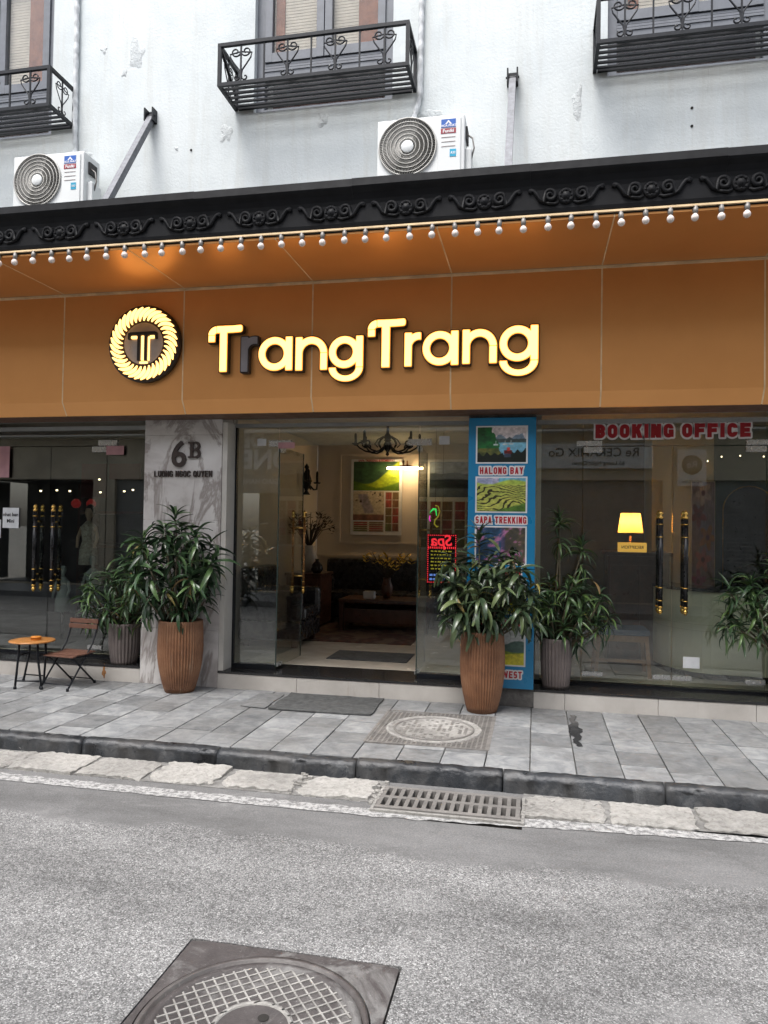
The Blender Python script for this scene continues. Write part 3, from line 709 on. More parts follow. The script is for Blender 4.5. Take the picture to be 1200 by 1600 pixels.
# repaired and flaking spots in the plaster
def blob(cx, cz, rx, rz, y, th, seed, n=26):
    r = np.random.default_rng(seed); ph = r.uniform(0, 6.28, 5); mb = MB()
    out = []
    for k in range(n):
        a = 2*pi*k/n; q = 1+sum(.16*sin((i+2)*a+ph[i]) for i in range(4)); out.append((cx+rx*q*cos(a), cz+rz*q*sin(a)))
    vs = [(x, y, z) for x, z in out]+[(cx+(x-cx)*.86, y-th, cz+(z-cz)*.86) for x, z in out]+[(cx, y-th*.7, cz)]
    fs = [(k, (k+1) % n, n+(k+1) % n, n+k) for k in range(n)]+[(n+k, n+(k+1) % n, 2*n) for k in range(n)]
    return mb.add(vs, fs, 0, True)
for i, (cx, cz, rx, rz) in enumerate([(-4.05, 6.38, .09, .14), (-4.42, 6.47, .035, .045), (-3.05, 5.47, .06, .10), (-2.05, 5.50, .05, .07), (-4.18, 6.2, .03, .04), (.33, 5.42, .05, .14), (-4.6, 5.4, .06, .05), (-3.58, 5.36, .02, .02), (-1.0, 5.45, .10, .06), (2.6, 5.5, .06, .1)]):
    blob(cx, cz, rx, rz, WY+.0005, .0035, i).build('plaster_patch', M['plaster_old'], uw)
for x, z in ((1.3, 5.28), (1.3, 5.12), (-3.42, 5.33)):
    MB().lathe([(.012, 0), (.012, .006)], (x, WY, z), 10, axis='y').build('drill_hole', M['hole'], uw)
# pillars
def pillar(x0, x1, mat, slabs, name='pillar'):
    p = MB().box(x0+.01, x1-.01, -.085, .3, 0, 2.66).build(name, mat, bld)
    for a, b_ in slabs: MB().box(x0, x1, -.1, .28, a+.001, b_-.001, c=.002).build('marble_slab', mat, p)
    return p
pillar(-3.826, -3.003, M['marble'], [(0, .55), (.55, 1.62), (1.62, 2.46), (2.46, 2.612)])
pillar(-.602, .0, M['rough_stone'], [(0, 2.612)])
pillar(-7.45, -6.62, M['marble'], [(0, .55), (.55, 1.62), (1.62, 2.46), (2.46, 2.612)])
pillar(2.62, 3.45, M['marble'], [(0, .55), (.55, 1.62), (1.62, 2.46), (2.46, 2.612)])
MB().box(-12, -7.46, -.09, .3, 0, 2.66).build('wall', M['marble'], bld); MB().box(3.46, 7, -.09, .3, 0, 2.66).build('wall', M['marble'], bld)
MB().box(-12, 7, -.04, 5.2, 8.4, 8.6).build('roof', M['op_grey'], bld)
# sills
for xs_, front in (([-6.62, -6.0, -5.2, -4.43, -3.826], -.1), ([-3.003, -2.2, -1.4, -.602], -.1), ([0, .27, 1.05, 1.83, 2.62], -.1)):
    for a, b_ in zip(xs_[:-1], xs_[1:]): MB().box(a+.0015, b_-.0015, front, .1, -.02, .142, c=.003).build('sill_stone', M['sill'], bld)
    MB().box(xs_[0]+.002, xs_[-1]-.002, front-.006, .42, .143, .163, c=.003).build('sill_ledge', M['granite'], bld)
blob(-4.22, .09, .022, .055, -.1005, .0015, 77).build('rust_stain', M['rust'], bld)
MB().box(-3.0, -2.95, -.09, .12, .165, 2.58).build('jamb', M['jamb'], bld)
# upper windows
def window(x0, x1, idx):
    z0, z1 = WZ; y = WY+.07; e = .085
    wnd = MB(); 
    wnd.box(x0, x0+e, y, y+.1, z0, z1); wnd.box(x1-e, x1, y, y+.1, z0, z1); wnd.box(x0+e, x1-e, y, y+.1, z0, z0+.06); wnd.box(x0+e, x1-e, y, y+.1, z1-.09, z1)
    zm = z0+.36
    wnd.box(x0+e, x1-e, y-.012, y+.098, zm, zm+.07)
    for q in range(3): wnd.box(x0+e, x1-e, y-.02+.006*q, y+.05, zm+.072+.03*q, zm+.094+.03*q)
    wn_ = wnd.build('window', M['grey_frame'], bld)
    xm = (x0+x1)/2; inn = MB()
    for a, b_ in ((x0+e+.003, xm-.004), (xm+.004, x1-e-.003)):
        s_ = .075; zb = zm+.165; zt = z1-.093
        f = MB(); f.box(a, a+s_, y-.022, y+.06, zb, zt, c=.004); f.box(b_-s_, b_, y-.022, y+.06, zb, zt, c=.004); f.box(a+s_, b_-s_, y-.02, y+.058, zb, zb+.09); f.box(a+s_, b_-s_, y-.02, y+.058, zt-.09, zt)
        f.build('sash', M['grey_frame'], wn_)
        MB().box(a+s_-.01, b_-s_+.01, y+.012, y+.018, zb+.08, zt-.08).build('pane', M['win_glass'], wn_)
        bl = MB(); z = zb+.1
        while z < zt-.1:
            bl.box(a+s_, b_-s_, y+.045, y+.05, z, z+.026, M=None); z += .031
        bl.build('blind', M['blind'], wn_)
        q = a+s_+.02 if a < xm-.1 else b_-s_-.20
        pb = MB(); pb.box(q, q+(.09 if a < xm-.1 else .22), y+.030, y+.042, zb+.10, zt-.1); pb.build('shutter_reflection', M['reflection_brown'], wn_)  # brown panel stands in for the reflection of the shutters across the street
    MB().box(x0+e-.01, x1-e+.01, y+.03, y+.036, z0+.05, zm+.01).build('pane', M['win_glass'], wn_)
    MB().box(x0+e, x1-e, y+.24, y+.26, z0, z1).build('curtain', M['op_brick'] if idx == 1 else M['mahogany'], wn_)
for i, (a, b_) in enumerate(WIN): window(a, b_, i)

# ------------------------------------------------------------------ shopfronts
GS, GC = .25, .12          # glass planes: side bays, centre bay
def patch_fitting(x0, x1, z0, z1, y, parent, mat='steel'):
    MB().box(x0, x1, y-.018, y+.018, z0, z1, c=.003).build('patch_fitting', M[mat], parent)
def handle_mesh(r=.022, zlo=.83, zhi=1.775, bar='handle_black', both=True, off=.06, ornate=1):
    mb = MB()
    for sgn in ((-1, 1) if both else (-1,)):
        y = sgn*off
        L = zhi-zlo
        mb.lathe([(r, zlo+.07), (r, zhi-.07)], (0, y, 0), 14, 0)
        for z, d in ((zlo, 1), (zhi, -1)):
            P = [(0.001, 0), (.010, .008), (.018, .020), (.024, .034), (.018, .046), (.012, .052), (.021, .058), (.024, .066), (.024, .075), (r+.001, .08)]
            if bar != 'handle_black': P = [(q*.8, h) for q, h in P]
            P = [(a, z+d*h) for a, h in P]; mb.lathe(P, (0, y, 0), 14, 1)
        for z in (zlo+.13, zlo+.245, zhi-.13, zhi-.245): mb.lathe([(r+.004, z-.004), (r+.004, z+.004)], (0, y, 0), 14, 1)
    for z in (zlo+.19, zhi-.19): mb.tube([(0, -off, z), (0, off, z)], .009, 8, 1)
    return mb.mesh('handle', [M[bar], M['gold']])
HB = handle_mesh(); HBR = handle_mesh(.0125, .86, 1.75, 'bronze_bar', True, .062)
# --- right bay
rf = thing('glass_shopfront', 'right glass shopfront with closed double doors under the booking office lettering', 'shopfront', (0, 0, 0), 0, 'glass shopfronts')
MB().box(.002, 2.618, GS-.03, GS+.03, 2.565, 2.606).build('head_frame', M['head_frame'], rf)
MB().box(.002, 2.618, GS-.02, GS+.02, .164, .18).build('base_channel', M['black_metal'], rf)
def pane(x0, x1, z0, z1, y, parent, name='pane', mat='glass'):
    return MB().box(x0+.003, x1-.003, y-.005, y+.005, z0+.002, z1-.002).build(name, M[mat], parent)
pane(.004, .425, .182, 2.563, GS, rf); pane(2.0, 2.616, .182, 2.563, GS, rf); pane(.427, 1.998, 2.36, 2.563, GS, rf)
for hx0, hx1, hs_ in ((.427, 1.212, 1.105), (1.214, 1.998, 1.318)):
    d = pane(hx0, hx1, .185, 2.356, GS, rf, 'door')
    put('handle', HB, d, (hs_, GS, 0))
    ix = hx0 if hs_ == 1.105 else hx1
    if ix == hx0: patch_fitting(ix+.004, ix+.19, .245, .285, GS, d); patch_fitting(ix+.004, ix+.17, 2.30, 2.354, GS, d)
    else: patch_fitting(ix-.17, ix-.004, .245, .285, GS, d); patch_fitting(ix-.17, ix-.004, 2.30, 2.354, GS, d)
    if ix == hx0: patch_fitting(hx1-.16, hx1-.004, .245, .285, GS, d)
    else: patch_fitting(hx0+.004, hx0+.17, .245, .285, GS, d)
patch_fitting(.37, .595, 2.362, 2.408, GS, rf); patch_fitting(1.83, 2.07, 2.362, 2.408, GS, rf)
# --- left bay
lf = thing('glass_shopfront', 'left dark glass shopfront with black and brass door handles behind the bistro table', 'shopfront', (0, 0, 0), 0, 'glass shopfronts')
MB().box(-6.618, -3.828, GS-.03, GS+.03, 2.565, 2.606).build('head_frame', M['head_frame'], lf)
MB().box(-6.618, -3.828, GS-.02, GS+.02, .164, .18).build('base_channel', M['black_metal'], lf)
pane(-6.616, -6.0, .182, 2.563, GS, lf); pane(-4.46, -3.83, .182, 2.563, GS, lf); pane(-6.0, -4.46, 2.40, 2.563, GS, lf)
for hx0, hx1, hs_ in ((-5.998, -5.13, -5.262), (-5.128, -4.462, -5.045)):
    d = pane(hx0, hx1, .185, 2.396, GS, lf, 'door'); put('handle', HB, d, (hs_, GS, 0))
    ix = hx0 if hs_ == -5.262 else hx1; s_ = 1 if ix == hx0 else -1
    for z0, z1 in ((.245, .285), (2.335, 2.393)): patch_fitting(min(ix+.004*s_, ix+.17*s_), max(ix+.004*s_, ix+.17*s_), z0, z1, GS, d)
patch_fitting(-4.56, -4.34, 2.402, 2.46, GS, lf); patch_fitting(-6.08, -5.9, 2.402, 2.46, GS, lf)
# --- centre bay, both leaves swung open into the room
cf = thing('glass_shopfront', 'centre glass shopfront with both glass door leaves swung open into the lobby', 'shopfront', (0, 0, 0), 0, 'glass shopfronts')
MB().box(-2.95, -.604, GC-.03, GC+.03, 2.555, 2.59).build('head_frame', M['head_frame'], cf)
MB().box(-2.948, -2.50, GC-.02, GC+.02, .164, .205).build('base_channel', M['black_metal'], cf); MB().box(-1.08, -.604, GC-.02, GC+.02, .164, .205).build('base_channel', M['black_metal'], cf)
MB().box(-2.948, -2.93, GC-.02, GC+.02, .206, 2.554).build('side_frame', M['black_metal'], cf)
pane(-2.93, -2.495, .207, 2.553, GC, cf); pane(-1.085, -.606, .207, 2.553, GC, cf); pane(-2.493, -1.087, 2.37, 2.553, GC, cf)
patch_fitting(-2.60, -2.36, 2.365, 2.425, GC, cf); patch_fitting(-1.20, -.97, 2.365, 2.425, GC, cf)
for hx, rz, s_ in ((-2.49, radians(88), 1), (-1.09, radians(92), -1)):
    d = MB().box(0, .70, -.005, .005, .185, 2.36, 0).build('door', M['door_glass'], cf, (hx, GC, 0), (0, 0, rz))
    put('handle', HBR, d, (.585, 0, 0))
    e_ = MB(); e_.box(.6985, .7025, -.0055, .0055, .186, 2.359); e_.box(-.0025, .0015, -.0055, .0055, .186, 2.359); e_.build('glass_edge', M['glass_edge'], d)
    for z0, z1 in ((.19, .225), (2.31, 2.357)): MB().box(.004, .13, -.018, .018, z0, z1, c=.003).build('patch_fitting', M['steel'], d)
# notices stuck on glass
for nm, x0, x1, z0, z1, y, mt, lab in (
    ('paper_notice', -5.70, -5.50, 1.51, 1.73, GS-.012, 'paper', 'white paper notice with black writing on the left shop door'),
    ('paper_notice', -5.83, -5.72, 1.40, 1.60, GS-.012, 'paper', 'narrow white paper sheet at the left photo edge beside a notice'),
    ('pink_sticker', -4.455, -4.25, 2.30, 2.395, GS-.03, 'paper_pink', 'pink sticker on the top corner of the left shop glass'),
    ('pink_sticker', -5.80, -5.62, 2.06, 2.40, GS-.03, 'paper_pink', 'tall pink sheet on the glass at the left photo edge'),
    ('small_sticker', -2.72, -2.625, 2.37, 2.44, GC-.012, 'paper', 'small white sticker high on the pane left of the open doors'),
    ('small_sticker', -.90, -.80, 2.37, 2.45, GC-.012, 'paper', 'small pale sticker high on the pane beside the blue board'),
    ('small_sticker', 1.31, 1.45, .36, .46, GS-.012, 'paper', 'small white sheet low on the right shop door'),
    ('door_tag', -2.49, -2.32, 2.34, 2.40, GC-.04, 'paper_pink', 'pinkish tag on the top hinge of the open left door leaf')):
    o = MB().box(x0, x1, y-.0015, y, z0, z1).build(nm, M[mt]); tag(o, lab, 'notice' if 'paper' in nm else 'sticker')
    if lab.startswith('white paper notice'):
        for s_, z in (('nhạt bạn', 1.655), ('mua', 1.585)): put('writing', text_mesh('nhat ban' if z > 1.6 else 'Mini', .055, M['ink'], .0008, 1, .001), o, (-5.60, y-.003, z), FRONT)

# BOOKING OFFICE cut vinyl
bo = thing('window_lettering', 'red BOOKING OFFICE lettering with white outline across the right glass', 'lettering', (1.20, GS-.008, 2.495))
for nm, mt, gr_, y in (('outline', 'vinyl_white', .0165, -.001), ('letter', 'vinyl_red', 0, -.0045)):
    for me in block_text('BOOKING OFFICE', .128, 1.33, .155, M[mt], gr_, .002, .03, .74, .16, nm, True): put(nm, me, bo, (0, y, 0), FRONT)

# ------------------------------------------------------------------ canopy
cn = thing('canopy', 'black moulded cornice canopy with bronze soffit panels over the shopfronts', 'canopy', (0, -1.5, 3.75))
cn.location = (0, 0, 0)
prof = [(-1.30, 4.10), (-1.57, 4.158), (-1.575, 4.10), (-1.565, 4.085), (-1.535, 4.06), (-1.515, 4.02), (-1.508, 3.99), (-1.506, 3.855), (-1.50, 3.83), (-1.485, 3.822), (-1.47, 3.822), (-1.47, 3.9), (-1.30, 4.0)]
cj = [-9, -7.9, -6.6, -5.3, -4.0, -2.62, -1.36, -.06, 1.24, 2.5, 3.8, 5.1]
for a, b_ in zip(cj[:-1], cj[1:]):
    mb = MB(); n = len(prof); dz = random.uniform(-.004, .004)
    vs = [(x, y, z+dz) for x in (a+.0002, b_-.0002) for y, z in prof]
    fs = [(q, (q+1) % n, n+(q+1) % n, n+q) for q in range(n)]+[list(range(n)), list(range(n, 2*n))[::-1]]
    mb.add(vs, fs).build('cornice_length', M['cornice'], cn)
MB().box(-9, 5.1, -1.29, WY-.002, 4.03, 4.07).build('canopy_roof', M['cornice'], cn)
PX = [-8.24+1.25*i for i in range(11)]; PX = [-9.49+1.25*i+.01 for i in range(12)]      # panel joints every 1.25 m
PX = [-.73+1.25*i for i in range(-7, 5)]
SZ = 3.778
for a, b_ in zip(PX[:-1], PX[1:]):
    p = MB().box(a+.005, b_-.005, -1.478, -.512, SZ, SZ+.02, c=.002).build('soffit_panel', M['bronze'], cn)
for a in PX: MB().box(a-.0045, a+.0045, -1.478, -.512, SZ-.001, SZ+.018).build('panel_joint', M['gold_trim'], cn)
MB().box(PX[0], PX[-1], -1.503, -1.4805, 3.806, 3.820).build('edge_trim', M['gold_trim'], cn)
# scroll ornament (rosette with a curling tendril on each side)
def spiral(c, r0, r1, a0, a1, n=14): return [(c[0]+(r0+(r1-r0)*i/n)*cos(a0+(a1-a0)*i/n), c[1]+(r0+(r1-r0)*i/n)*sin(a0+(a1-a0)*i/n)) for i in range(n+1)]
mb = MB(); yq = -.004
mb.lathe([(.056, 0), (.056, .012), (.045, .020), (.036, .014), (.030, .014), (.022, .026), (0.001, .03)], (0, 0, 0), 20, axis='y')
for k in range(8):
    a = 2*pi*k/8; mb.lathe([(.011, .008), (.008, .02), (.001, .023)], (.04*cos(a), 0, .04*sin(a)), 8, axis='y')
for s_ in (-1, 1):
    P = spiral((.108, .008), .012, .043, radians(200), radians(200-520), 22)
    e_ = P[-1]; P += [(.15, -.042), (.178, -.02), (.200, .018), (.222, .046), (.245, .056)]+spiral((.246, .046), .010, .004, radians(80), radians(-150), 6)
    P2 = [(s_*x, -.008, z) for x, z in P]; rr = [.008+.008*min(1, i/12)*(1 if i < 24 else max(.45, 1-(i-24)*.08)) for i in range(len(P2))]
    mb.tube(P2, rr, 6)
    mb.tube([(s_*x, -.006, z) for x, z in [(.05, -.04), (.08, -.052), (.115, -.046), (.15, -.042)]], [.006, .011, .011, .008], 6)
ORN = mb.mesh('scroll_ornament', M['cornice'])
for i in range(-9, 13):
    put('scroll_ornament', ORN, cn, (-.385+.5725*i, -1.507, 3.935))
# ------------------------------------------------------------------ signboard fascia
sg = thing('signboard', 'bronze panelled fascia board carrying the shop name below the canopy', 'signboard', (0, 0, 0))
fprof = [(-.50, 3.755), (-.50, 2.735), (-.425, 2.612), (-.40, 2.612), (-.48, 2.745), (-.48, 3.755)]
for a, b_ in zip(PX[:-1], PX[1:]):
    n = len(fprof); vs = [(x, y, z) for x in (a+.006, b_-.006) for y, z in fprof]
    MB().add(vs, [(q, (q+1) % n, n+(q+1) % n, n+q) for q in range(n)]+[list(range(n)), list(range(n, 2*n))[::-1]]).build('fascia_panel', M['bronze'], sg)
jp = [(-.5015, 3.754), (-.5015, 2.735), (-.4265, 2.6125), (-.41, 2.62), (-.485, 2.745), (-.485, 3.755)]
for a in PX:
    n = len(jp); vs = [(x, y, z) for x in (a-.0055, a+.0055) for y, z in jp]
    MB().add(vs, [(q, (q+1) % n, n+(q+1) % n, n+q) for q in range(n)]+[list(range(n)), list(range(n, 2*n))[::-1]]).build('panel_joint', M['gold_trim'], sg)
MB().box(PX[0], PX[-1], -.513, -.49, 3.7555, 3.7765).build('top_trim', M['gold_trim'], sg)
MB().box(PX[0], PX[-1], -.4245, -.0505, 2.6125, 2.64).build('bottom_soffit', simple('brown_soffit', (.12, .06, .035), .5), sg)

h = .0315
def l_T(x0, x1, s0, s1, zt, zb):
    def f(X, Z):
        Zb = Z-.05*np.maximum(0, X-(x1-.09))         # right end lifts a little
        bar = bx(X, Zb, x0+.02, x1, zt-.064, zt, .02)
        hook = I(rg(X, Z, x0+.085, zt-.085, .051, .032), np.maximum(X-(x0+.085), (zt-.085)-Z))
        return U(I(bar, (x0+.084)-X), hook, bx(X, Z, x0+.004, x0+.068, zt-.145, zt-.084), bx(X, Z, s0+.006, s1-.006, zb, zt-.02))
    return f
def l_a(x0, x1, zb, zt):
    r = (zt-zb)/2-h
    return lambda X, Z: U(rg(X, Z, x0+r+h, (zt+zb)/2, r, h), bx(X, Z, x1-2*h, x1, zb, zt))
def l_n(x0, x1, zb, zt):
    r = (x1-x0)/2-h; cx = (x0+x1)/2; cz = zt-r-h
    return lambda X, Z: U(bx(X, Z, x0, x0+2*h, zb, zt), I(rg(X, Z, cx, cz, r, h), cz-Z), bx(X, Z, x1-2*h, x1, zb, cz+.001))
def l_r(x0, x1, zb, zt):
    r = .095; cx = x0+h+r; cz = zt-r-h
    return lambda X, Z: U(bx(X, Z, x0, x0+2*h, zb, zt), I(rg(X, Z, cx, cz, r, h), cz+.02-Z, X-x1))
def l_g(x0, x1, zb, zt, dz):
    r = (zt-zb)/2-h; cx = x0+r+h; R2 = (x1-x0)/2-h; c2 = (x0+x1)/2
    cz2 = zb+.005
    return lambda X, Z: U(rg(X, Z, cx, (zt+zb)/2, r, h), bx(X, Z, x1-2*h, x1, cz2, zt), I(np.abs(np.hypot(X-c2, (Z-cz2)*1.25)-R2)-h, Z-cz2, (x0-.02)-X, (Z-cz2)-(.0)))
LET = [('T', l_T(-2.954, -2.621, -2.844, -2.762, 3.393, 2.973)), ('r', l_r(-2.628, -2.476, 2.968, 3.283)), ('a', l_a(-2.461, -2.143, 2.970, 3.272)),
       ('n', l_n(-2.112, -1.820, 2.965, 3.262)), ('g', l_g(-1.803, -1.494, 2.975, 3.256, 0)), ('T', l_T(-1.456, -1.118, -1.334, -1.25, 3.388, 2.970)),
       ('r', l_r(-1.125, -.982, 2.972, 3.265)), ('a', l_a(-.967, -.659, 2.974, 3.268)), ('n', l_n(-.624, -.334, 2.980, 3.272)), ('g', l_g(-.312, .008, 2.990, 3.290, 0))]
BX = [(-2.99, -2.58), (-2.66, -2.44), (-2.5, -2.1), (-2.15, -1.78), (-1.84, -1.45), (-1.5, -1.08), (-1.16, -.94), (-1.0, -.62), (-.66, -.29), (-.35, .05)]
nm_ = thing('name_lettering', 'illuminated cream channel letters reading TrangTrang on the bronze fascia', 'lettering', (0, 0, 0))
for i, ((ch, fn), (xa, xb)) in enumerate(zip(LET, BX)):
    l_ = put('letter', sdf_solid(lambda X, Z, f=fn: f(X, Z)-.012, xa, xb, 2.80, 3.44, .0075, .055, M['letter_side'], 'letter'), nm_, (0, -.529, 0), FRONT)
    f_ = put('letter_face', sdf_solid((lambda X, Z, f=fn: f(X, Z)+(.0045 if i != 1 else 0)), xa, xb, 2.80, 3.44, .006, .008, M['letter_dead'] if i == 1 else M['letter_lit'], 'letter_face'), l_, (0, 0, .0325))
    if i != 1: put('letter_rim', sdf_solid(lambda X, Z, f=fn: f(X, Z)-.003, xa, xb, 2.80, 3.44, .0065, .004, M['letter_rim'], 'letter_rim'), l_, (0, 0, .0298))
    if i == 1: tag(f_, 'grey letter face whose light is out')
# emblem
em = thing('sign_emblem', 'round lit emblem with a wreath of curved petals round a double T', 'emblem', (-3.602, -.50, 3.260))
MB().lathe([(.362, .0), (.362, .052), (.352, .056), (0, .056)], n=64, axis='y').build('disc', M['letter_side'], em)
pet = []
r_in, r_out = .215, .342
for k in range(11):
    t_ = k/10; r = r_in+(r_out-r_in)*t_; pet.append((r, -.36*t_**1.6*1.0+.012))
out = []
for k in range(11):
    t_ = k/10; r = r_in+(r_out-r_in)*t_; wdt = .150*(min(1, .25+t_*1.8))*math.sqrt(max(.02, 1-max(0, (t_-.78)/.22)**2))*(.24/r)**.2; out.append((r, .34*t_**1.7, wdt))
poly = [(r*sin(a-w_*.5), r*cos(a-w_*.5)) for r, a, w_ in out]; poly2 = [(r*sin(a+w_*.5), r*cos(a+w_*.5)) for r, a, w_ in out][::-1]
PET = MB().prism((poly2+poly)[::-1], -.067, -.0565).mesh('petal', M['letter_lit'])
for k in range(33): put('petal', PET, em, None, (0, 2*pi*k/33, 0))
MB().lathe([(.196, .0565), (.196, .062), (0, .062)], n=48, axis='y').build('inner_disc', M['emblem_face'], em)
tg = (lambda X, Z: U(bx(X, Z, -.135, .135, .075, .105, .012), bx(X, Z, -.15, -.125, .035, .10, .01), bx(X, Z, .125, .15, .035, .10, .01), bx(X, Z, -.052, -.020, -.165, .08), bx(X, Z, .018, .048, -.165, .08)))
put('double_t', sdf_solid(tg, -.2, .2, -.2, .15, .005, .02, M['letter_side'], 'double_t'), em, (0, -.073, 0), FRONT)
tl = (lambda X, Z: U(bx(X, Z, -.016, .014, -.16, .07), bx(X, Z, .052, .066, -.165, .06), bx(X, Z, -.12, -.06, .045, .07), bx(X, Z, .07, .12, .045, .07), bx(X, Z, -.03, .05, -.19, -.172)))
put('double_t_glow', sdf_solid(tl, -.2, .2, -.2, .12, .005, .01, M['letter_lit'], 'glow'), em, (0, -.0675, 0), FRONT)

# ------------------------------------------------------------------ bulbs along the canopy edge
mb = MB(); mb.lathe([(.015, 0), (.015, -.012), (.018, -.014), (.018, -.046), (.012, -.05)], n=12); so = mb.mesh('socket', M['socket'])
mb = MB(); mb.lathe([(.010, -.048), (.012, -.054), (.021, -.064), (.0255, -.077), (.023, -.091), (.014, -.1005), (.001, -.104)], n=14); gl_ = mb.mesh('globe', M['bulb'])
for i in range(-40, 20):
    x = -1.098+.1655*i+random.uniform(-.006, .006)
    if x < -5.0 or x > 2.0: continue
    b_ = thing('string_light_bulb', 'small unlit frosted bulb in the row hanging under the canopy edge', 'light bulb', (x, -1.490, 3.806+random.uniform(-.003, .002)), 0, 'bulbs hanging in a row under the canopy edge')
    b_.rotation_euler = (random.uniform(-.06, .06), random.uniform(-.08, .08), 0)
    put('socket', so, b_); put('globe', gl_, b_)
mb = MB(); pts = []
for k in range(120):
    x = -5+.06*k; pts.append((x, -1.482, 3.801+.003*sin(x*5)))
tag(mb.tube(pts, .004, 5).build('light_cable', M['black_metal']), 'thin black cable feeding the row of hanging bulbs', 'cable')

# ------------------------------------------------------------------ balconies
def heart():
    half = spiral((.040, .100), .010, .040, radians(250), radians(250-430), 20)
    end = half[-1]
    half += [(.085, .085), (.075, .050), (.045, .005), (.012, -.040), (.006, -.075)]
    low = spiral((.032, -.098), .026, .008, radians(150), radians(150+330), 12)
    return half+low[1:]
def balcony(x0, x1, label):
    t = thing('window_balcony', label, 'balcony', ((x0+x1)/2, WY, 5.66), 0, 'black iron balconies under the upper windows')
    W = (x1-x0)/2; D = .41; z0, z1 = .03, .405; y0 = -D
    mb = MB(); e = .016
    for z in (z0, z1): mb.box(-W, W, y0-e, y0+e, z-e, z+e); mb.box(-W-.001, -W+.031, y0+e, .02, z-e+.001, z+e-.001); mb.box(W-.031, W+.001, y0+e, .02, z-e+.001, z+e-.001)
    for s_ in (-1, 1): mb.box(s_*W-(.032 if s_ > 0 else 0), s_*W+(0 if s_ > 0 else .032), y0-e+.001, y0+e-.001, z0+e, z1-e); mb.box(s_*W-(.03 if s_ > 0 else 0), s_*W+(0 if s_ > 0 else .03), -.02, .0, z0+e, z1-e)
    mb.box(-W+.04, W-.04, -.03, 0, z0-e+.002, z0+e-.002)
    mb.build('frame', M['black_metal'], t)
    for k in range(5):
        y = y0+.03+(D-.06)*(k+.5)/5; MB().box(-W+.031, W-.031, y-.0125, y+.0125, z0-.012, z0+.004).build('floor_slat', M['black_metal'], t)
    for k in range(1, 8):
        x = -W+2*W*k/8; MB().box(x-.007, x+.007, y0-.007, y0+.007, z0+e, z1-e).build('baluster', M['black_metal'], t)
    for k in (1, 3, 5, 7):
        x = -W+2*W*k/8
        for s_ in (-1, 1): MB().tube([(x+s_*a*1.28, y0, .205+b_*1.22) for a, b_ in heart()], .007, 6).build('scroll', M['black_metal'], t)
    for s_ in (-1, 1):
        xx = s_*(W-.016); ym = -D/2
        MB().box(xx-.006, xx+.006, ym-.006, ym+.006, z0+e, z1-e).build('baluster', M['black_metal'], t)
        for q in (-1, 1): MB().tube([(xx, ym+q*a*1.22, .205+b_*1.2) for a, b_ in heart()], .0055, 6).build('scroll', M['black_metal'], t)
    MB().tube([(-W+.02, y0+.02, z1-.02), (-W+.02, -.01, z1-.28)], .012, sq=True).build('brace', M['black_metal'], t)
    return t
balcony(-2.958, -1.140, 'whole black iron balcony with heart scrolls under the middle window')
balcony(.461, 2.28, 'black iron balcony with heart scrolls cut off by the right photo edge')
balcony(-6.545, -4.727, 'black iron balcony cut off by the left photo edge, above an air conditioner')

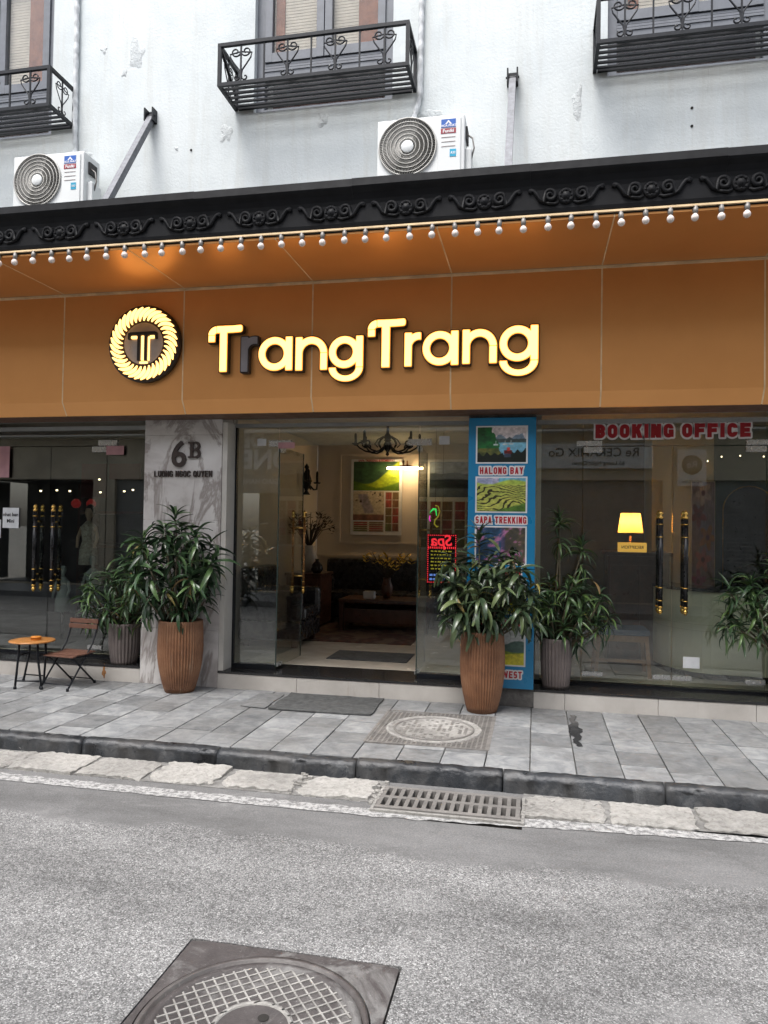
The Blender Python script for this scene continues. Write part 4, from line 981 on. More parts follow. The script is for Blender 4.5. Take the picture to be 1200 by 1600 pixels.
# ------------------------------------------------------------------ air conditioners
def air_con(cx, label):
    t = thing('air_conditioner', label, 'air conditioner', (cx, -.45, 4.63), 0, 'outdoor air conditioner units above the canopy')
    W = .39; D = .27
    MB().box(-W, W, 0, D, .0, .575, c=.014).build('casing', M['ac_white'], t)
    fx, fz, R0 = -.115, .318, .256
    mb = MB(); mb.lathe([(R0, .0005), (R0, .002), (0, .002)], (fx, 0, fz), 48, 0, 'y'); fan = mb.build('fan_opening', M['ac_dark'], t)
    mb = MB()
    for r in (.075, .112, .150, .187, .222, .256): mb.tube([(fx+r*cos(2*pi*k/40), -.012, fz+r*sin(2*pi*k/40)) for k in range(40)], .0045 if r < .25 else .008, 5, closed=True)
    for k in range(96):
        a = 2*pi*k/96; b_ = a+.24; mb.tube([(fx+.062*cos(a), -.009, fz+.062*sin(a)), (fx+.16*cos(a+.14), -.010, fz+.16*sin(a+.14)), (fx+.254*cos(b_), -.009, fz+.254*sin(b_))], .0026, 3, caps=False)
    mb.build('fan_grille', M['ac_grille'], t)
    MB().lathe([(.056, .002), (.056, .016), (.05, .02), (0, .02)], (fx, 0, fz), 28, 0, 'y').build('hub', M['ac_white'], t)
    p = MB().box(.158, .358, -.012, .006, .045, .545, c=.008).build('side_panel', M['ac_white'], t)
    yy = -.0135
    s1 = MB().box(.185, .312, yy-.001, yy+.0008, .455, .53).build('blue_label', M['blue_sticker'], t)
    put('lettering', text_mesh('HOA PHAT', .030, M['print_white'], .0004, .9, .0006), s1, (.2485, yy-.0018, .470), FRONT)
    mb = MB(); mb.prism([(.2185, .485), (.235, .485), (.2485, .502), (.262, .485), (.2785, .485), (.2485, .521)], yy-.002, yy-.001); mb.build('logo', M['print_white'], s1)
    s2 = MB().box(.182, .314, yy-.001, yy+.0008, .403, .447).build('red_label', M['red_sticker'], t)
    put('lettering', text_mesh('Funiki', .040, M['print_white'], .0004, 1.05, .0012), s2, (.248, yy-.0018, .424), FRONT)
    for z in (.37, .33, .29): MB().box(.188, .310, yy-.0008, yy+.001, z-.003, z+.003).build('panel_line', M['ac_line'], t)
    s3 = MB().box(.262, .318, yy-.001, yy+.0008, .195, .262).build('teal_label', M['teal_sticker'], t)
    put('lettering', text_mesh('R32', .026, M['print_white'], .0004, 1, .0006, shear=.2), s3, (.290, yy-.0018, .228), FRONT)
    MB().box(W-.002, W+.055, .06, .22, .04, .30, c=.015).build('valve_cover', M['ac_white'], t)
    MB().box(W-.002, W+.018, .07, .2, .38, .50, c=.006).build('grip', M['ac_dark'], t)
    MB().tube([(W+.01, .1, .44), (W+.06, .1, .40), (W+.075, .1, .31), (W+.05, .1, .22)], .008, 6).build('wire', M['socket'], t)
    for x in (-.28, .28): MB().box(x-.02, x+.02, -.01, .40, -.04, -.002).build('bracket', M['strut'], t)
air_con(-1.030, 'white outdoor air conditioner below the middle balcony')
air_con(-4.735, 'white outdoor air conditioner below the left balcony')
def conduit(pts, label):
    P = []
    for a, b_ in zip(pts[:-1], pts[1:]):
        a, b_ = Vector(a), Vector(b_); n = max(2, int((b_-a).length/.02))
        for i in range(n): P.append(a+(b_-a)*i/n+Vector((random.gauss(0, .0006), 0, 0)))
    rr = [.026+.0025*sin(i*.9)+random.gauss(0, .0008) for i in range(len(P))]
    tag(MB().tube(P, rr, 8).build('conduit', M['conduit']), label, 'pipe', 'wrapped pipes down the plaster wall')
conduit([(-1.09, WY-.03, 8.35), (-1.10, WY-.03, 5.64), (-1.115, WY-.03, 5.55), (-1.15, WY-.08, 5.38), (-1.16, -.25, 5.16), (-1.16, -.25, 5.1)], 'white wrapped pipe running down the wall beside the middle balcony')
conduit([(-4.735, WY-.03, 8.35), (-4.71, WY-.03, 5.6), (-4.70, WY-.03, 5.42), (-4.72, -.2, 5.2), (-4.72, -.2, 5.1)], 'white wrapped pipe running down the wall beside the left balcony')
def strut(x, label):
    t = thing('canopy_strut', label, 'strut', (x, WY, 5.69), 0, 'grey struts holding the canopy')
    MB().tube([(0, -.02, .0), (0, -1.03, -1.60)], .030, sq=True).build('bar', M['strut'], t)
    mb = MB(); mb.box(-.05, -.036, -.09, .0, -.06, .07); mb.box(.036, .05, -.09, .0, -.06, .07); mb.box(-.035, .035, -.008, 0, -.06, .07); mb.build('bracket', M['black_metal'], t)
    MB().tube([(-.06, -.05, 0), (.06, -.05, 0)], .010, 8).build('bolt', M['black_metal'], t)
strut(-3.85, 'grey steel strut slanting from the wall between left and middle balconies'); strut(-.247, 'grey steel strut slanting from the wall right of the middle air conditioner')

# ------------------------------------------------------------------ printed pictures (ink per face on a flat sheet)
def vnoise(u, v, s, seed):
    r = np.random.default_rng(seed); n = 40; gd = r.random((n, n))
    x, y = u*s, v*s; i, j = np.floor(x).astype(int) % (n-1), np.floor(y).astype(int) % (n-1); fx, fy = x-np.floor(x), y-np.floor(y)
    fx, fy = fx*fx*(3-2*fx), fy*fy*(3-2*fy)
    return (gd[j, i]*(1-fx)+gd[j, i+1]*fx)*(1-fy)+(gd[j+1, i]*(1-fx)+gd[j+1, i+1]*fx)*fy
def fbm(u, v, s, seed): return sum(vnoise(u, v, s*2**k, seed+k)/2**k for k in range(4))/1.875
def picture(fn, w_, h_, nx, ny, name, parent, loc, rot=None):
    U_, V_ = np.meshgrid(np.arange(nx+1)/nx, np.arange(ny+1)/ny); rgb = np.clip(fn(U_, V_)*(.80+.4*fbm(U_, V_, 20, 3)[..., None]), 0, 255)/255
    rgb = np.where(rgb <= .04045, rgb/12.92, ((rgb+.055)/1.055)**2.4)
    vs = [((i/nx-.5)*w_, 0, (j/ny-.5)*h_) for j in range(ny+1) for i in range(nx+1)]
    fs = [(j*(nx+1)+i, j*(nx+1)+i+1, (j+1)*(nx+1)+i+1, (j+1)*(nx+1)+i) for j in range(ny) for i in range(nx)]
    me = bpy.data.meshes.new(name); me.from_pydata(vs, [], fs); me.materials.append(M['print'])
    ca = me.color_attributes.new('ink', 'FLOAT_COLOR', 'POINT'); col = np.ones(((ny+1)*(nx+1), 4), dtype=np.float32)
    col[:, :3] = rgb.reshape(-1, 3); ca.data.foreach_set('color', col.ravel())
    return put(name, me, parent, loc, rot)
def over(img, mask, col): 
    m_ = np.clip(mask, 0, 1)[..., None]; col = np.array(col) if not isinstance(col, np.ndarray) else col
    return img*(1-m_)+col*m_
def st(a, w_=.02): return np.clip(a/w_+.5, 0, 1)
def pic_bay(u, v):
    n = fbm(u, v, 9, 1); im = np.ones(u.shape+(3,))*np.array([214, 205, 206])
    im = over(im, st(.70+.07*np.sin(u*17)*(u > .4)+.10*np.maximum(0, 1-abs(u-.92)/.06)+.03*fbm(u, v*0, 18, 4)-v), [120, 140, 158])
    im = over(im, st(.63-v), np.stack([90+60*v, 145+70*v, 178+50*v], -1))
    im = over(im, st(.66+.10*np.maximum(0, 1-abs(u-.48)/.09)-v)*st(v-.58), [112, 128, 135])
    im = over(im, st(.66+.06*np.maximum(0, 1-abs(u-.66)/.07)-v)*st(v-.56), [70, 84, 84])
    im = over(im, st(.85-.75*u**.8-v+.05*n)*st(.36-u*.9+.02), np.stack([38+50*n, 62+50*n, 42+20*n], -1)) if True else im
    im = over(im, st(.60-1.25*u+.22*n-v*.35), np.stack([32+110*n*(v < .4), 52+80*n, 34+25*n], -1))
    im = over(im, st(.16+.13*n+.10*(u > .68)-v+.05*np.sin(u*40)), [16, 26, 20])
    for cx, cy, w_, c_ in ((.38, .5, .05, (200, 205, 205)), (.57, .51, .05, (185, 190, 190)), (.69, .52, .05, (190, 200, 205))):
        im = over(im, st(w_-abs(u-cx))*st(.022-abs(v-cy)), c_); im = over(im, st(.006-abs(u-cx), .01)*st(.06-abs(v-cy-.05)), c_)
    im = over(im, st(.08-abs(u-.63))*st(.05-abs(v-.29)), [95, 25, 25]); im = over(im, st(.03-abs(u-.64))*st(.05-abs(v-.37)), [215, 70, 60])
    im = over(im, st(.07-abs(u-.62))*st(.05-abs(v-.19)), [60, 70, 90])
    return im
def pic_terrace(u, v):
    n = fbm(u, v, 8, 21); im = np.stack([150+60*n, 165+40*n, 80+20*n], -1)
    ph = (v*15+2.2*np.sin(u*4+v*5)+3.*fbm(u, v, 4, 31)); l = np.sin(ph*2*pi*.75)
    im = over(im, st(l-.35-.35*fbm(u, v, 12, 9), .3)*(v < .78), [42, 38, 18])
    im = over(im, st(v-.76-.05*u, .06), np.stack([150+40*n, 180+20*n, 80+0*n], -1))
    im = over(im, st(v-.86+.12*(u-.4)*(u > .3)*-1+.05*np.sin(u*7), .04), np.stack([110+130*n*(u < .45), 130+90*n, 170+60*n], -1))
    im = over(im, st(.34*(u-.45)-v+.1*n, .05), np.stack([45+60*n, 75+70*n, 32+20*n], -1)); return im
def pic_cave(u, v):
    n = fbm(u, v, 10, 44); im = np.stack([40+80*n*(u > .5), 45+60*n, 60+90*n*(u < .6)], -1); return over(im, st(n-.62, .1), [170, 110, 150])
def pic_hills(u, v):
    n = fbm(u, v, 9, 61); im = np.stack([175+20*n, 178+20*n, 176+20*n], -1)
    im = over(im, st(.58+.06*np.sin(u*9)+.08*n-v), np.stack([60+30*n, 85+30*n, 80+20*n], -1)); im = over(im, st(.48-.1*u+.05*np.sin(u*6)-v), np.stack([80+70*n, 110+50*n, 40+10*n], -1))
    return over(im, st(.22+.12*u-v), np.stack([170+50*n, 165+40*n, 50+0*n], -1))
def pic_mountain(u, v):
    n = fbm(u, v, 7, 81); im = np.stack([40+30*n, 60+50*n, 45+20*n], -1); im = over(im, st(.30+.55*u-.25*np.sin(u*4)-v, .05), np.stack([120+60*n, 145+50*n, 30+10*n], -1)); return over(im, st(.22+.12*np.sin(u*5+2)-v, .05), np.stack([60+50*n, 90+50*n, 25+0*n], -1))
def pic_map(u, v):
    im = np.ones(u.shape+(3,))*np.array([190, 176, 150]); n = fbm(u, v, 8, 91)
    d = np.abs(u-.62+.35*v)-.16; im = over(im, st(-d+.12*(n-.5), .05)*st(.9-v)*st(v-.25), np.stack([110+70*n, 105+60*n, 110+60*n], -1)); im = over(im, st(n-.68, .03)*(v > .6), [60, 40, 35])
    return over(im, st(.2-v), np.stack([70+90*n, 55+50*n, 50+30*n], -1))
def pic_tiles(u, v):
    iu, iv = np.floor(u*2), np.floor(v*5); n = fbm(u, v, 9, 5); k = (np.sin(iu*12.3+iv*7.7)*43.7) % 1; im = np.stack([60+120*k*n+40, 45+70*n*(1-k)+20, 40+40*n], -1)
    e = np.minimum(np.minimum((u*2) % 1, 1-(u*2) % 1), np.minimum((v*5) % 1, 1-(v*5) % 1)*1.0); return over(im, st(.07-e, .02), [190, 180, 160])
def pic_sea(u, v):
    n = fbm(u, v, 6, 15); im = np.stack([95+50*v+20*n, 105+50*v+20*n, 125+60*v], -1); im = over(im, st(.6+.12*n-v)*st(v-.25), np.stack([45+20*n, 50+30*n, 60+20*n], -1)); return im
def pic_flower(u, v):
    im = np.stack([150+0*u, 140+0*u, 165+0*u], -1)
    for k in range(5):
        cx, cy = (.3+.4*((k*7) % 3)/2), (.1+k*.2); r = np.hypot((u-cx)*.5, (v-cy)*1.6); a = np.arctan2((v-cy)*1.6, (u-cx)*.5); c = [(150, 90, 140), (190, 130, 150), (170, 120, 60), (120, 50, 60), (200, 190, 205)][k]
        im = over(im, st(.14+.05*np.sin(5*a+k)-r, .03), np.array(c)*1.0); im = over(im, st(.04-r, .02), [90, 40, 60])
    return im

# blue travel board on the stone pillar
bd = thing('travel_board', 'tall blue travel poster board with scenery photos behind the potted plant', 'poster board', (-.301, -.12, 1.365))
MB().box(-.298, .299, -.016, .018, -1.20, 1.215, c=.002).build('board', M['board_blue'], bd)
def photo(z0, z1, fn, nx=110, ny=80):
    f_ = MB().box(-.232, .228, -.019, -.0165, z0-1.365, z1-1.365).build('photo_border', M['print_white'], bd)
    picture(fn, .432, z1-z0-.026, nx, ny, 'photo', f_, (-.002, -.0205, (z0+z1)/2-1.365))
photo(2.166, 2.506, pic_bay); photo(1.724, 2.050, pic_terrace); photo(1.262, 1.606, pic_cave, 40, 30); photo(.815, 1.145, pic_hills, 40, 30); photo(.362, .700, pic_hills)
def caption(s_, z, size=.083, sx=.72, wmax=None):
    for mt, gr_, y in (('print_white', .013, -.0178), ('print_red', 0, -.0198)):
        if gr_: put('caption_outline', block_text(s_, .062, wmax, .105, M[mt], gr_, .0022, .045, .56, .15), bd, (-.002, y, z-1.365), FRONT)
        else:
            for me in block_text(s_, .062, wmax, .105, M[mt], gr_, .0022, .045, .56, .15, 'caption_letter', True): put('caption_letter', me, bd, (-.002, y, z-1.365), FRONT)
caption('HALONG BAY', 2.103, wmax=.385); caption('SAPA TREKKING', 1.660, wmax=.45); caption('MAI CHAU', .742, wmax=.36); caption('NORTH WEST', .288, wmax=.40); caption('NINH BINH', 1.19, wmax=.36)

# house number on the marble
hn = thing('house_number', 'dark raised 6B and street name lettering on the marble pillar', 'house number', (-3.415, -.101, 2.24))
put('digit', text_mesh('6', .36, M['sign_brown'], .012, .95, .004, name='digit'), hn, (-.035, -.012, .015), FRONT)
sb = (lambda X, Z: U(bx(X, Z, -.035, -.008, -.075, .075), bx(X, Z, -.055, .02, .06, .075), bx(X, Z, -.055, .02, -.075, -.06), I(rg(X, Z*1.0, .015, .036, .032, .011), .015-X), I(rg(X, Z, .018, -.034, .034, .011), .018-X), bx(X, Z, -.01, .02, -.007, .007)))
put('letter', sdf_solid(sb, -.08, .09, -.1, .1, .004, .024, M['sign_brown'], 'letter'), hn, (.125, -.012, .07), FRONT, (1.1, 1.05, 1))
put('street_name', block_text('LUONG NGOC QUYEN', .062, .615, .075, M['sign_brown'], 0, .016, .045, .62, .17, 'street_name'), hn, (.012, -.010, -.165), FRONT)

# ------------------------------------------------------------------ plants
def leaf_mesh(L, W, droop, fold, shape=.5, name='leaf', mat=None, n=7, tip=1.0):
    vs = []; fs = []; x = z = 0; ang = 0
    for i in range(n+1):
        t_ = i/n; wdt = W*(sin(pi*min(.999, .06+t_**shape*.94*tip)))**.8
        if i: x += L/n*cos(ang); z += L/n*sin(ang)
        ang = -droop*t_**1.2
        vs += [(x, -wdt/2, z+fold*wdt), (x, 0, z), (x, wdt/2, z+fold*wdt)]
    for i in range(n):
        a = 3*i; fs += [(a, a+1, a+4, a+3), (a+1, a+2, a+5, a+4)]
    mb = MB().add(vs, fs, 0, True); return mb.mesh(name, mat)
LV = {'a': [leaf_mesh(l, w_, d, .25, .75, mat=M['leaf_a'], tip=.93) for l, w_, d in ((.23, .040, .9), (.26, .046, 1.3), (.20, .036, .5), (.24, .042, 1.7))],
      'b': [leaf_mesh(l, w_, d, .30, .55, mat=M['leaf_b']) for l, w_, d in ((.22, .031, 1.1), (.26, .036, 1.6), (.18, .028, .5), (.24, .032, 2.0))],
      'c': [leaf_mesh(l, w_, d, .22, .65, mat=M['leaf_c'], tip=.92) for l, w_, d in ((.21, .045, 1.0), (.24, .052, 1.5), (.19, .040, .5), (.22, .048, 1.9))]}
LV['y'] = [leaf_mesh(l, .030, d, .25, .6, mat=M['leaf_y']) for l, d in ((.20, 1.5), (.23, 2.1))]
def pot_tall(r_top, r_mid, r_bot, hgt, ribs, depth, mat, t):
    prof = []
    for i in range(15):
        q = i/14; r = r_bot+(r_mid-r_bot)*sin(min(1, q/.62)*pi/2)**.9 if q < .62 else r_mid+(r_top-r_mid)*((q-.62)/.38)**1.5
        prof.append((r, hgt*q))
    prof[0] = (prof[0][0], .0); prof += [(r_top-.004, hgt+.008), (r_top-.02, hgt+.008), (r_top-.024, hgt-.03), (r_top-.026, hgt-.06)]
    def rm(a, z): return 1-(depth*(1-abs(sin(a*ribs/2))**.7) if z < hgt-.012 else 0)
    mb = MB(); mb.lathe(prof, n=ribs*6, rmod=rm); p = mb.build('pot', mat, t)
    MB().lathe([(r_top-.027, hgt-.055), (0, hgt-.05)], n=24).build('soil', M['soil'], p)
    return p
def plant(name, label, loc, potargs, heads, kind, stems, group, seed):
    r = random.Random(seed); t = thing(name, label, 'potted plant', loc, 0, group); hgt = potargs[3]
    pot_tall(*potargs, t)
    leaves = []
    for (hx, hy, hz, sc, nl, el0, el1) in heads:
        # stem from soil to head
        sx_, sy_ = hx*.25+r.uniform(-.03, .03), hy*.25+r.uniform(-.03, .03)
        mid = ((sx_+hx)/2+r.uniform(-.03, .03), (sy_+hy)/2+r.uniform(-.02, .02), (hgt-.06+hz)/2)
        if stems: MB().tube([(sx_, sy_, hgt-.07), mid, (hx, hy, hz)], [.010, .009, .006], 6).build('stem', M['stem'], t)
        a = r.uniform(0, 6.28); nl = int(nl*1.75)
        for k in range(nl):
            q = (k+.5)/nl; a += 2.39996+r.uniform(-.3, .3); el = radians(el1+(el0-el1)*q+r.uniform(-16, 16))
            me = r.choice(LV[kind] if r.random() > .02 else LV['y']); p = Vector((hx+r.uniform(-.012, .012), hy+r.uniform(-.012, .012), hz-.12*sc*(q-.5)+r.uniform(-.025, .025)))
            # world y of the leaf tip must stay in front of the wall behind
            if loc[1]+hy+sin(a)*.24*sc*cos(el) > (-.13 if loc[1] < -.1 else .23): a = -a
            s_ = sc*r.uniform(.62, 1.08)
            leaves.append((me, p, Euler((r.uniform(-.6, .6), -el, a), 'XYZ'), Vector((s_, s_*r.uniform(.8, 1.05), s_))))
    key = lambda l: (l[1]+l[2].to_matrix() @ Vector((.12, 0, 0))).y-.25*(l[1].z)
    leaves.sort(key=key)
    for me, p, e_, s_ in leaves[:300]: o = put('leaf', me, t, p, e_, s_)
    mb = MB()
    for me, p, e_, s_ in leaves[300:]:
        mt = Matrix.LocRotScale(p, e_, s_); mb.add([mt @ v.co for v in me.vertices], [list(q.vertices) for q in me.polygons], 0, True)
    if mb.v: tag(mb.build('foliage', LV[kind][0].materials[0], t), kind='stuff')
    total = len(leaves)
    return total
def crown(c, rad, n, nl, sc, seed, el0=-35, el1=50, zbias=0):
    r = random.Random(seed); out = []
    for i in range(n):
        q = (i+.5)/n; phi = i*2.39996; zz = 1-2*q; rr = math.sqrt(max(0, 1-zz*zz)); f_ = r.uniform(.55, .85)
        out.append((c[0]+rad[0]*rr*cos(phi)*f_, c[1]+rad[1]*rr*sin(phi)*f_, c[2]+rad[2]*zz*f_, sc*r.uniform(.9, 1.1), nl, el0, el1))
    return out
GP = 'potted plants in front of the shopfronts'
h1 = crown((-.07, -.10, 1.20), (.56, .34, .46), 27, 11, 1.1, 3, -50, 48)+[(-.22, -.1, .78, .85, 10, -30, 55), (.26, -.06, .86, .85, 9, -40, 40), (.05, -.15, .82, .8, 8, -20, 60), (-.05, -.05, 1.62, .9, 9, 0, 75)]
plant('potted_plant', 'bushy dark palm in a ribbed terracotta pot before the marble pillar', (-3.285, -.32, .0), (.205, .213, .135, .665, 46, .075, M['terracotta']), h1, 'a', True, GP, 5)
h2 = crown((.04, -.08, 1.05), (.55, .32, .42), 26, 11, 1.05, 8, -60, 38)+[(-.04, -.02, 1.48, 1.0, 9, 15, 80), (-.33, -.05, .78, .75, 8, -50, 30), (.28, -.05, .80, .75, 7, -50, 30)]
plant('potted_plant', 'broad leaved plant in a ribbed terracotta pot before the blue board', (-.438, -.33, .0), (.183, .195, .128, .685, 46, .075, M['terracotta']), h2, 'c', True, GP, 9)
h3 = crown((-.04, -.08, .66), (.52, .20, .34), 19, 12, .9, 21, -50, 58)+[(-.35, -.06, .43, .8, 10, -50, 50), (.0, -.03, .98, .85, 10, 0, 75)]
plant('potted_plant', 'low dracaena in a grey ribbed pot on the ledge left of the marble pillar', (-4.075, .025, .163), (.165, .155, .125, .40, 26, .09, M['greypot']), h3, 'b', True, GP, 14)
h4 = crown((.08, -.06, .70), (.48, .19, .34), 17, 12, .92, 31, -50, 58)+[(.02, .0, 1.48, .85, 15, -10, 80), (.22, .0, 1.24, .85, 14, -10, 80), (.02, .0, 1.28, .8, 8, -60, 10), (.22, .02, 1.06, .8, 8, -60, 10), (.45, -.06, .62, .85, 12, -50, 55), (-.12, -.1, .75, .85, 11, -50, 60)]
plant('potted_plant', 'leggy dracaena in a grey ribbed pot on the ledge right of the blue board', (.195, .055, .163), (.143, .138, .118, .435, 26, .09, M['greypot']), h4, 'b', True, GP, 17)
h5 = crown((-.24, -.06, .78), (.42, .17, .36), 15, 12, .98, 41, -50, 58)+[(-.56, -.05, .62, .95, 13, -50, 60), (-.17, .0, 1.12, .9, 13, -10, 80), (-.36, -.02, .93, .9, 11, -30, 60)]
plant('potted_plant', 'dracaena half cut off by the right photo edge before the cream counter', (2.17, .03, .163), (.143, .138, .118, .42, 26, .09, M['greypot']), h5, 'b', True, GP, 19)

# ------------------------------------------------------------------ bistro table, chair, tin
t = thing('bistro_table', 'small round wooden table on folding black metal legs before the left glass', 'table', (-4.74, -.50, .0))
mb = MB(); mb.lathe([(.0, .424), (.19, .424), (.204, .428), (.208, .434), (.204, .441), (.19, .444), (0, .444)], n=40); mb.build('table_top', M['wood_table'], t)
F = [(-.045, -.17), (.20, -.12), (.04, .13), (-.20, .15)]; Tp = [(-.075, -.085), (.10, -.055), (.085, .08), (-.095, .09)]
for (fx, fy), (tx, ty) in zip(F, Tp):
    l_ = MB().tube([(fx, fy, .012), (tx*1.05, ty*1.05, .30), (tx, ty, .424)], .0105, 8).build('leg', M['black_metal'], t)
    MB().lathe([(.014, 0), (.015, .02), (.011, .03)], (fx, fy, .0), 10).build('foot', M['black_metal'], l_)
def at(i, z): 
    q = (z-.012)/.288; return (F[i][0]+(Tp[i][0]*1.05-F[i][0])*q, F[i][1]+(Tp[i][1]*1.05-F[i][1])*q, z)
for a, b_, z in ((0, 1, .075), (3, 2, .075), (0, 3, .35), (1, 2, .35)): MB().tube([at(a, min(z, .3)), at(b_, min(z, .3))], .007, 6).build('stretcher', M['black_metal'], t)
mb = MB(); mb.lathe([(.045, .0), (.047, .003), (.047, .020), (.049, .021), (.049, .030), (.046, .033), (0, .033)], (-4.70, -.50, .4445), 28); mb.lathe([(.049, .0), (.0495, .0)], (-4.70, -.5, .46), 28)
tag(mb.build('round_tin', M['orange']), 'small round orange tin on the wooden bistro table', 'tin')
# chair: local frame, +y is the front of the seat
t = thing('folding_chair', 'low folding chair with brown slats and black metal frame beside the bistro table', 'chair', (-4.395, -.41, 0), radians(174))
hw = .155
mb = MB()
for s_ in (-1, 1):
    x = s_*hw
    MB().tube([(x, .20, .012), (x, .02, .22), (x, -.13, .40), (x, -.19, .53), (x, -.215, .635)], .0085, 8).build('back_leg', M['black_metal'], t)
    xi = s_*(hw-.022); MB().tube([(xi, -.20, .012), (xi, .0, .19), (xi, .13, .295)], .0085, 8).build('front_leg', M['black_metal'], t)
    for y in (.20,): MB().lathe([(.013, 0), (.014, .02), (.010, .03)], (x, y, 0), 10).build('foot', M['black_metal'], t)
    MB().lathe([(.013, 0), (.014, .02), (.010, .03)], (xi, -.20, 0), 10).build('foot', M['black_metal'], t)
    MB().box(x*.9-.008, x*.9+.008, -.15, .16, .288, .302).build('seat_rail', M['black_metal'], t)
MB().tube([(-hw, .165, .05), (hw, .165, .05)], .006, 6).build('stretcher', M['black_metal'], t); MB().tube([(-hw+.02, -.165, .05), (hw-.02, -.165, .05)], .006, 6).build('stretcher', M['black_metal'], t)
for k in range(6):
    y = -.135+.054*k; zc = .304+.010*abs(k-2.5)/2.5*(1 if k < 5 else -.3); MB().box(-hw-.015, hw+.015, y-.0235, y+.0235, zc, zc+.014, c=.004).build('seat_slat', M['wood_dark'], t)
for z, y in ((.555, -.195), (.607, -.206)):
    b_ = MB().box(-hw-.012, hw+.012, y+.008, y+.022, z-.022, z+.022, c=.004).build('back_slat', M['wood_dark'], t)
    for s_ in (-1, 1): MB().lathe([(.006, 0), (.004, .003), (0, .004)], (s_*hw*.82, y+.0215, z), 8, axis='y').build('rivet', M['steel'], b_, None, None)
for o in t.children:
    if o.name.startswith('back_slat'):
        for c_ in o.children: c_.data.transform(Matrix.Translation((0, 0, 0)))

# ------------------------------------------------------------------ interiors
def struct(mb, name, mat): return tag(mb.build(name, mat), kind='structure')
struct(MB().box(-12, 7, .43, 5.2, .10, .166), 'interior_floor', M['room_floor'])
struct(MB().box(-12, 7, .31, 5.2, 2.90, 2.98), 'interior_ceiling', M['room_ceiling'])
# centre lobby
struct(MB().box(-3.45, .10, 4.6, 4.7, .167, 2.899), 'lobby_back_wall', M['room_wall'])
struct(MB().box(-3.55, -3.451, .31, 4.6, .167, 2.899), 'lobby_left_wall', M['room_wall'])
struct(MB().box(-.05, .05, .31, 1.6, .167, 2.899), 'partition_wall', M['room_wall'])
wl = [o for o in bpy.data.objects if o.name == 'lobby_back_wall'][0]
def moulding(x0, x1, z0, z1, y, parent):
    e = .03; mb = MB()
    mb.box(x0, x1, y-.02, y, z0, z0+e); mb.box(x0, x1, y-.02, y, z1-e, z1); mb.box(x0, x0+e, y-.02, y, z0+e, z1-e); mb.box(x1-e, x1, y-.02, y, z0+e, z1-e); mb.build('wall_moulding', M['room_wall'], parent)
moulding(-3.08, -1.72, 1.32, 2.76, 4.599, wl); moulding(-1.6, -.3, 1.32, 2.76, 4.599, wl)
MB().box(-3.45, .1, 4.57, 4.599, 1.10, 1.14).build('dado_rail', M['room_wall'], wl)
# travel posters
t = thing('lobby_poster', 'large framed travel poster with a green mountain on the lobby back wall', 'poster', (-2.47, 4.57, 2.06))
MB().box(-.41, .41, -.01, .02, -.60, .60).build('frame', M['print_white'], t)
picture(pic_mountain, .74, .46, 90, 56, 'photo', t, (0, -.012, .33)); picture(pic_map, .50, .46, 50, 40, 'map_print', t, (-.12, -.012, -.14)); picture(pic_tiles, .22, .62, 30, 60, 'photo_column', t, (.26, -.012, -.23)); picture(pic_tiles, .5, .16, 50, 20, 'photo_row', t, (-.12, -.0125, -.47))
put('heading', text_mesh('SAPA TREKKING & HOMESTAY', .045, M['print_red'], .001, .95, .001), t, (0, -.013, .575), FRONT)
t = thing('lobby_poster', 'blue sea poster with small photos on the wall beside the red neon sign', 'poster', (-1.05, 4.57, 2.0))
MB().box(-.60, .60, -.01, .02, -.75, .65).build('frame', M['print_white'], t)
picture(pic_sea, 1.14, .55, 60, 36, 'photo', t, (0, -.012, .34))
for i in range(3): picture(pic_tiles, .36, .72, 36, 60, 'photo_column', t, (-.38+.38*i, -.012, -.36))
# picture lamp
t = thing('picture_lamp', 'lit brass picture lamp glowing above the lobby poster', 'lamp', (-1.98, 4.45, 2.50))
MB().tube([(-.28, -.06, 0), (.28, -.06, 0)], .018, 10).build('light_tube', M['warm_tube'], t); mb = MB(); mb.box(-.09, .09, -.05, .14, .02, .045); mb.tube([(-.03, -.05, .03), (-.03, -.05, .12)], .012); mb.tube([(.03, -.05, .03), (.03, -.05, .12)], .012); mb.box(-.3, .3, -.085, -.035, .02, .03); mb.build('arm', M['bronze_bar'], t)
# chandelier
t = thing('chandelier', 'black iron chandelier with curled arms hanging in the lobby', 'chandelier', (-1.82, 2.2, 2.47))
mb = MB(); mb.lathe([(.001, 0), (.025, .02), (.012, .05), (.04, .09), (.055, .14), (.03, .19), (.05, .24), (.02, .29), (.012, .42)], n=16); mb.build('stem', M['black_metal'], t)
for k in range(8):
    a = 2*pi*k/8+.2; c_, s_ = cos(a), sin(a); P = [(.03, .13), (.10, .07), (.19, .045), (.28, .06), (.35, .10), (.385, .135)]+spiral((.33, .13), .05, .015, 0, 3.6, 8)
    ar = MB().tube([(x*c_, x*s_, z) for x, z in P], .011, 6).build('arm', M['black_metal'], t)
    MB().tube([(x*c_, x*s_, z) for x, z in [(.05, .25), (.12, .21), (.16, .15), (.12, .11)]], .008, 6).build('scroll', M['black_metal'], ar)
    mb = MB(); mb.lathe([(.012, .125), (.045, .15), (.05, .155), (.02, .16), (.02, .175), (.016, .18), (.016, .27), (.001, .29)], (.40*c_, .40*s_, 0), 12); mb.build('candle', M['black_metal'], ar)
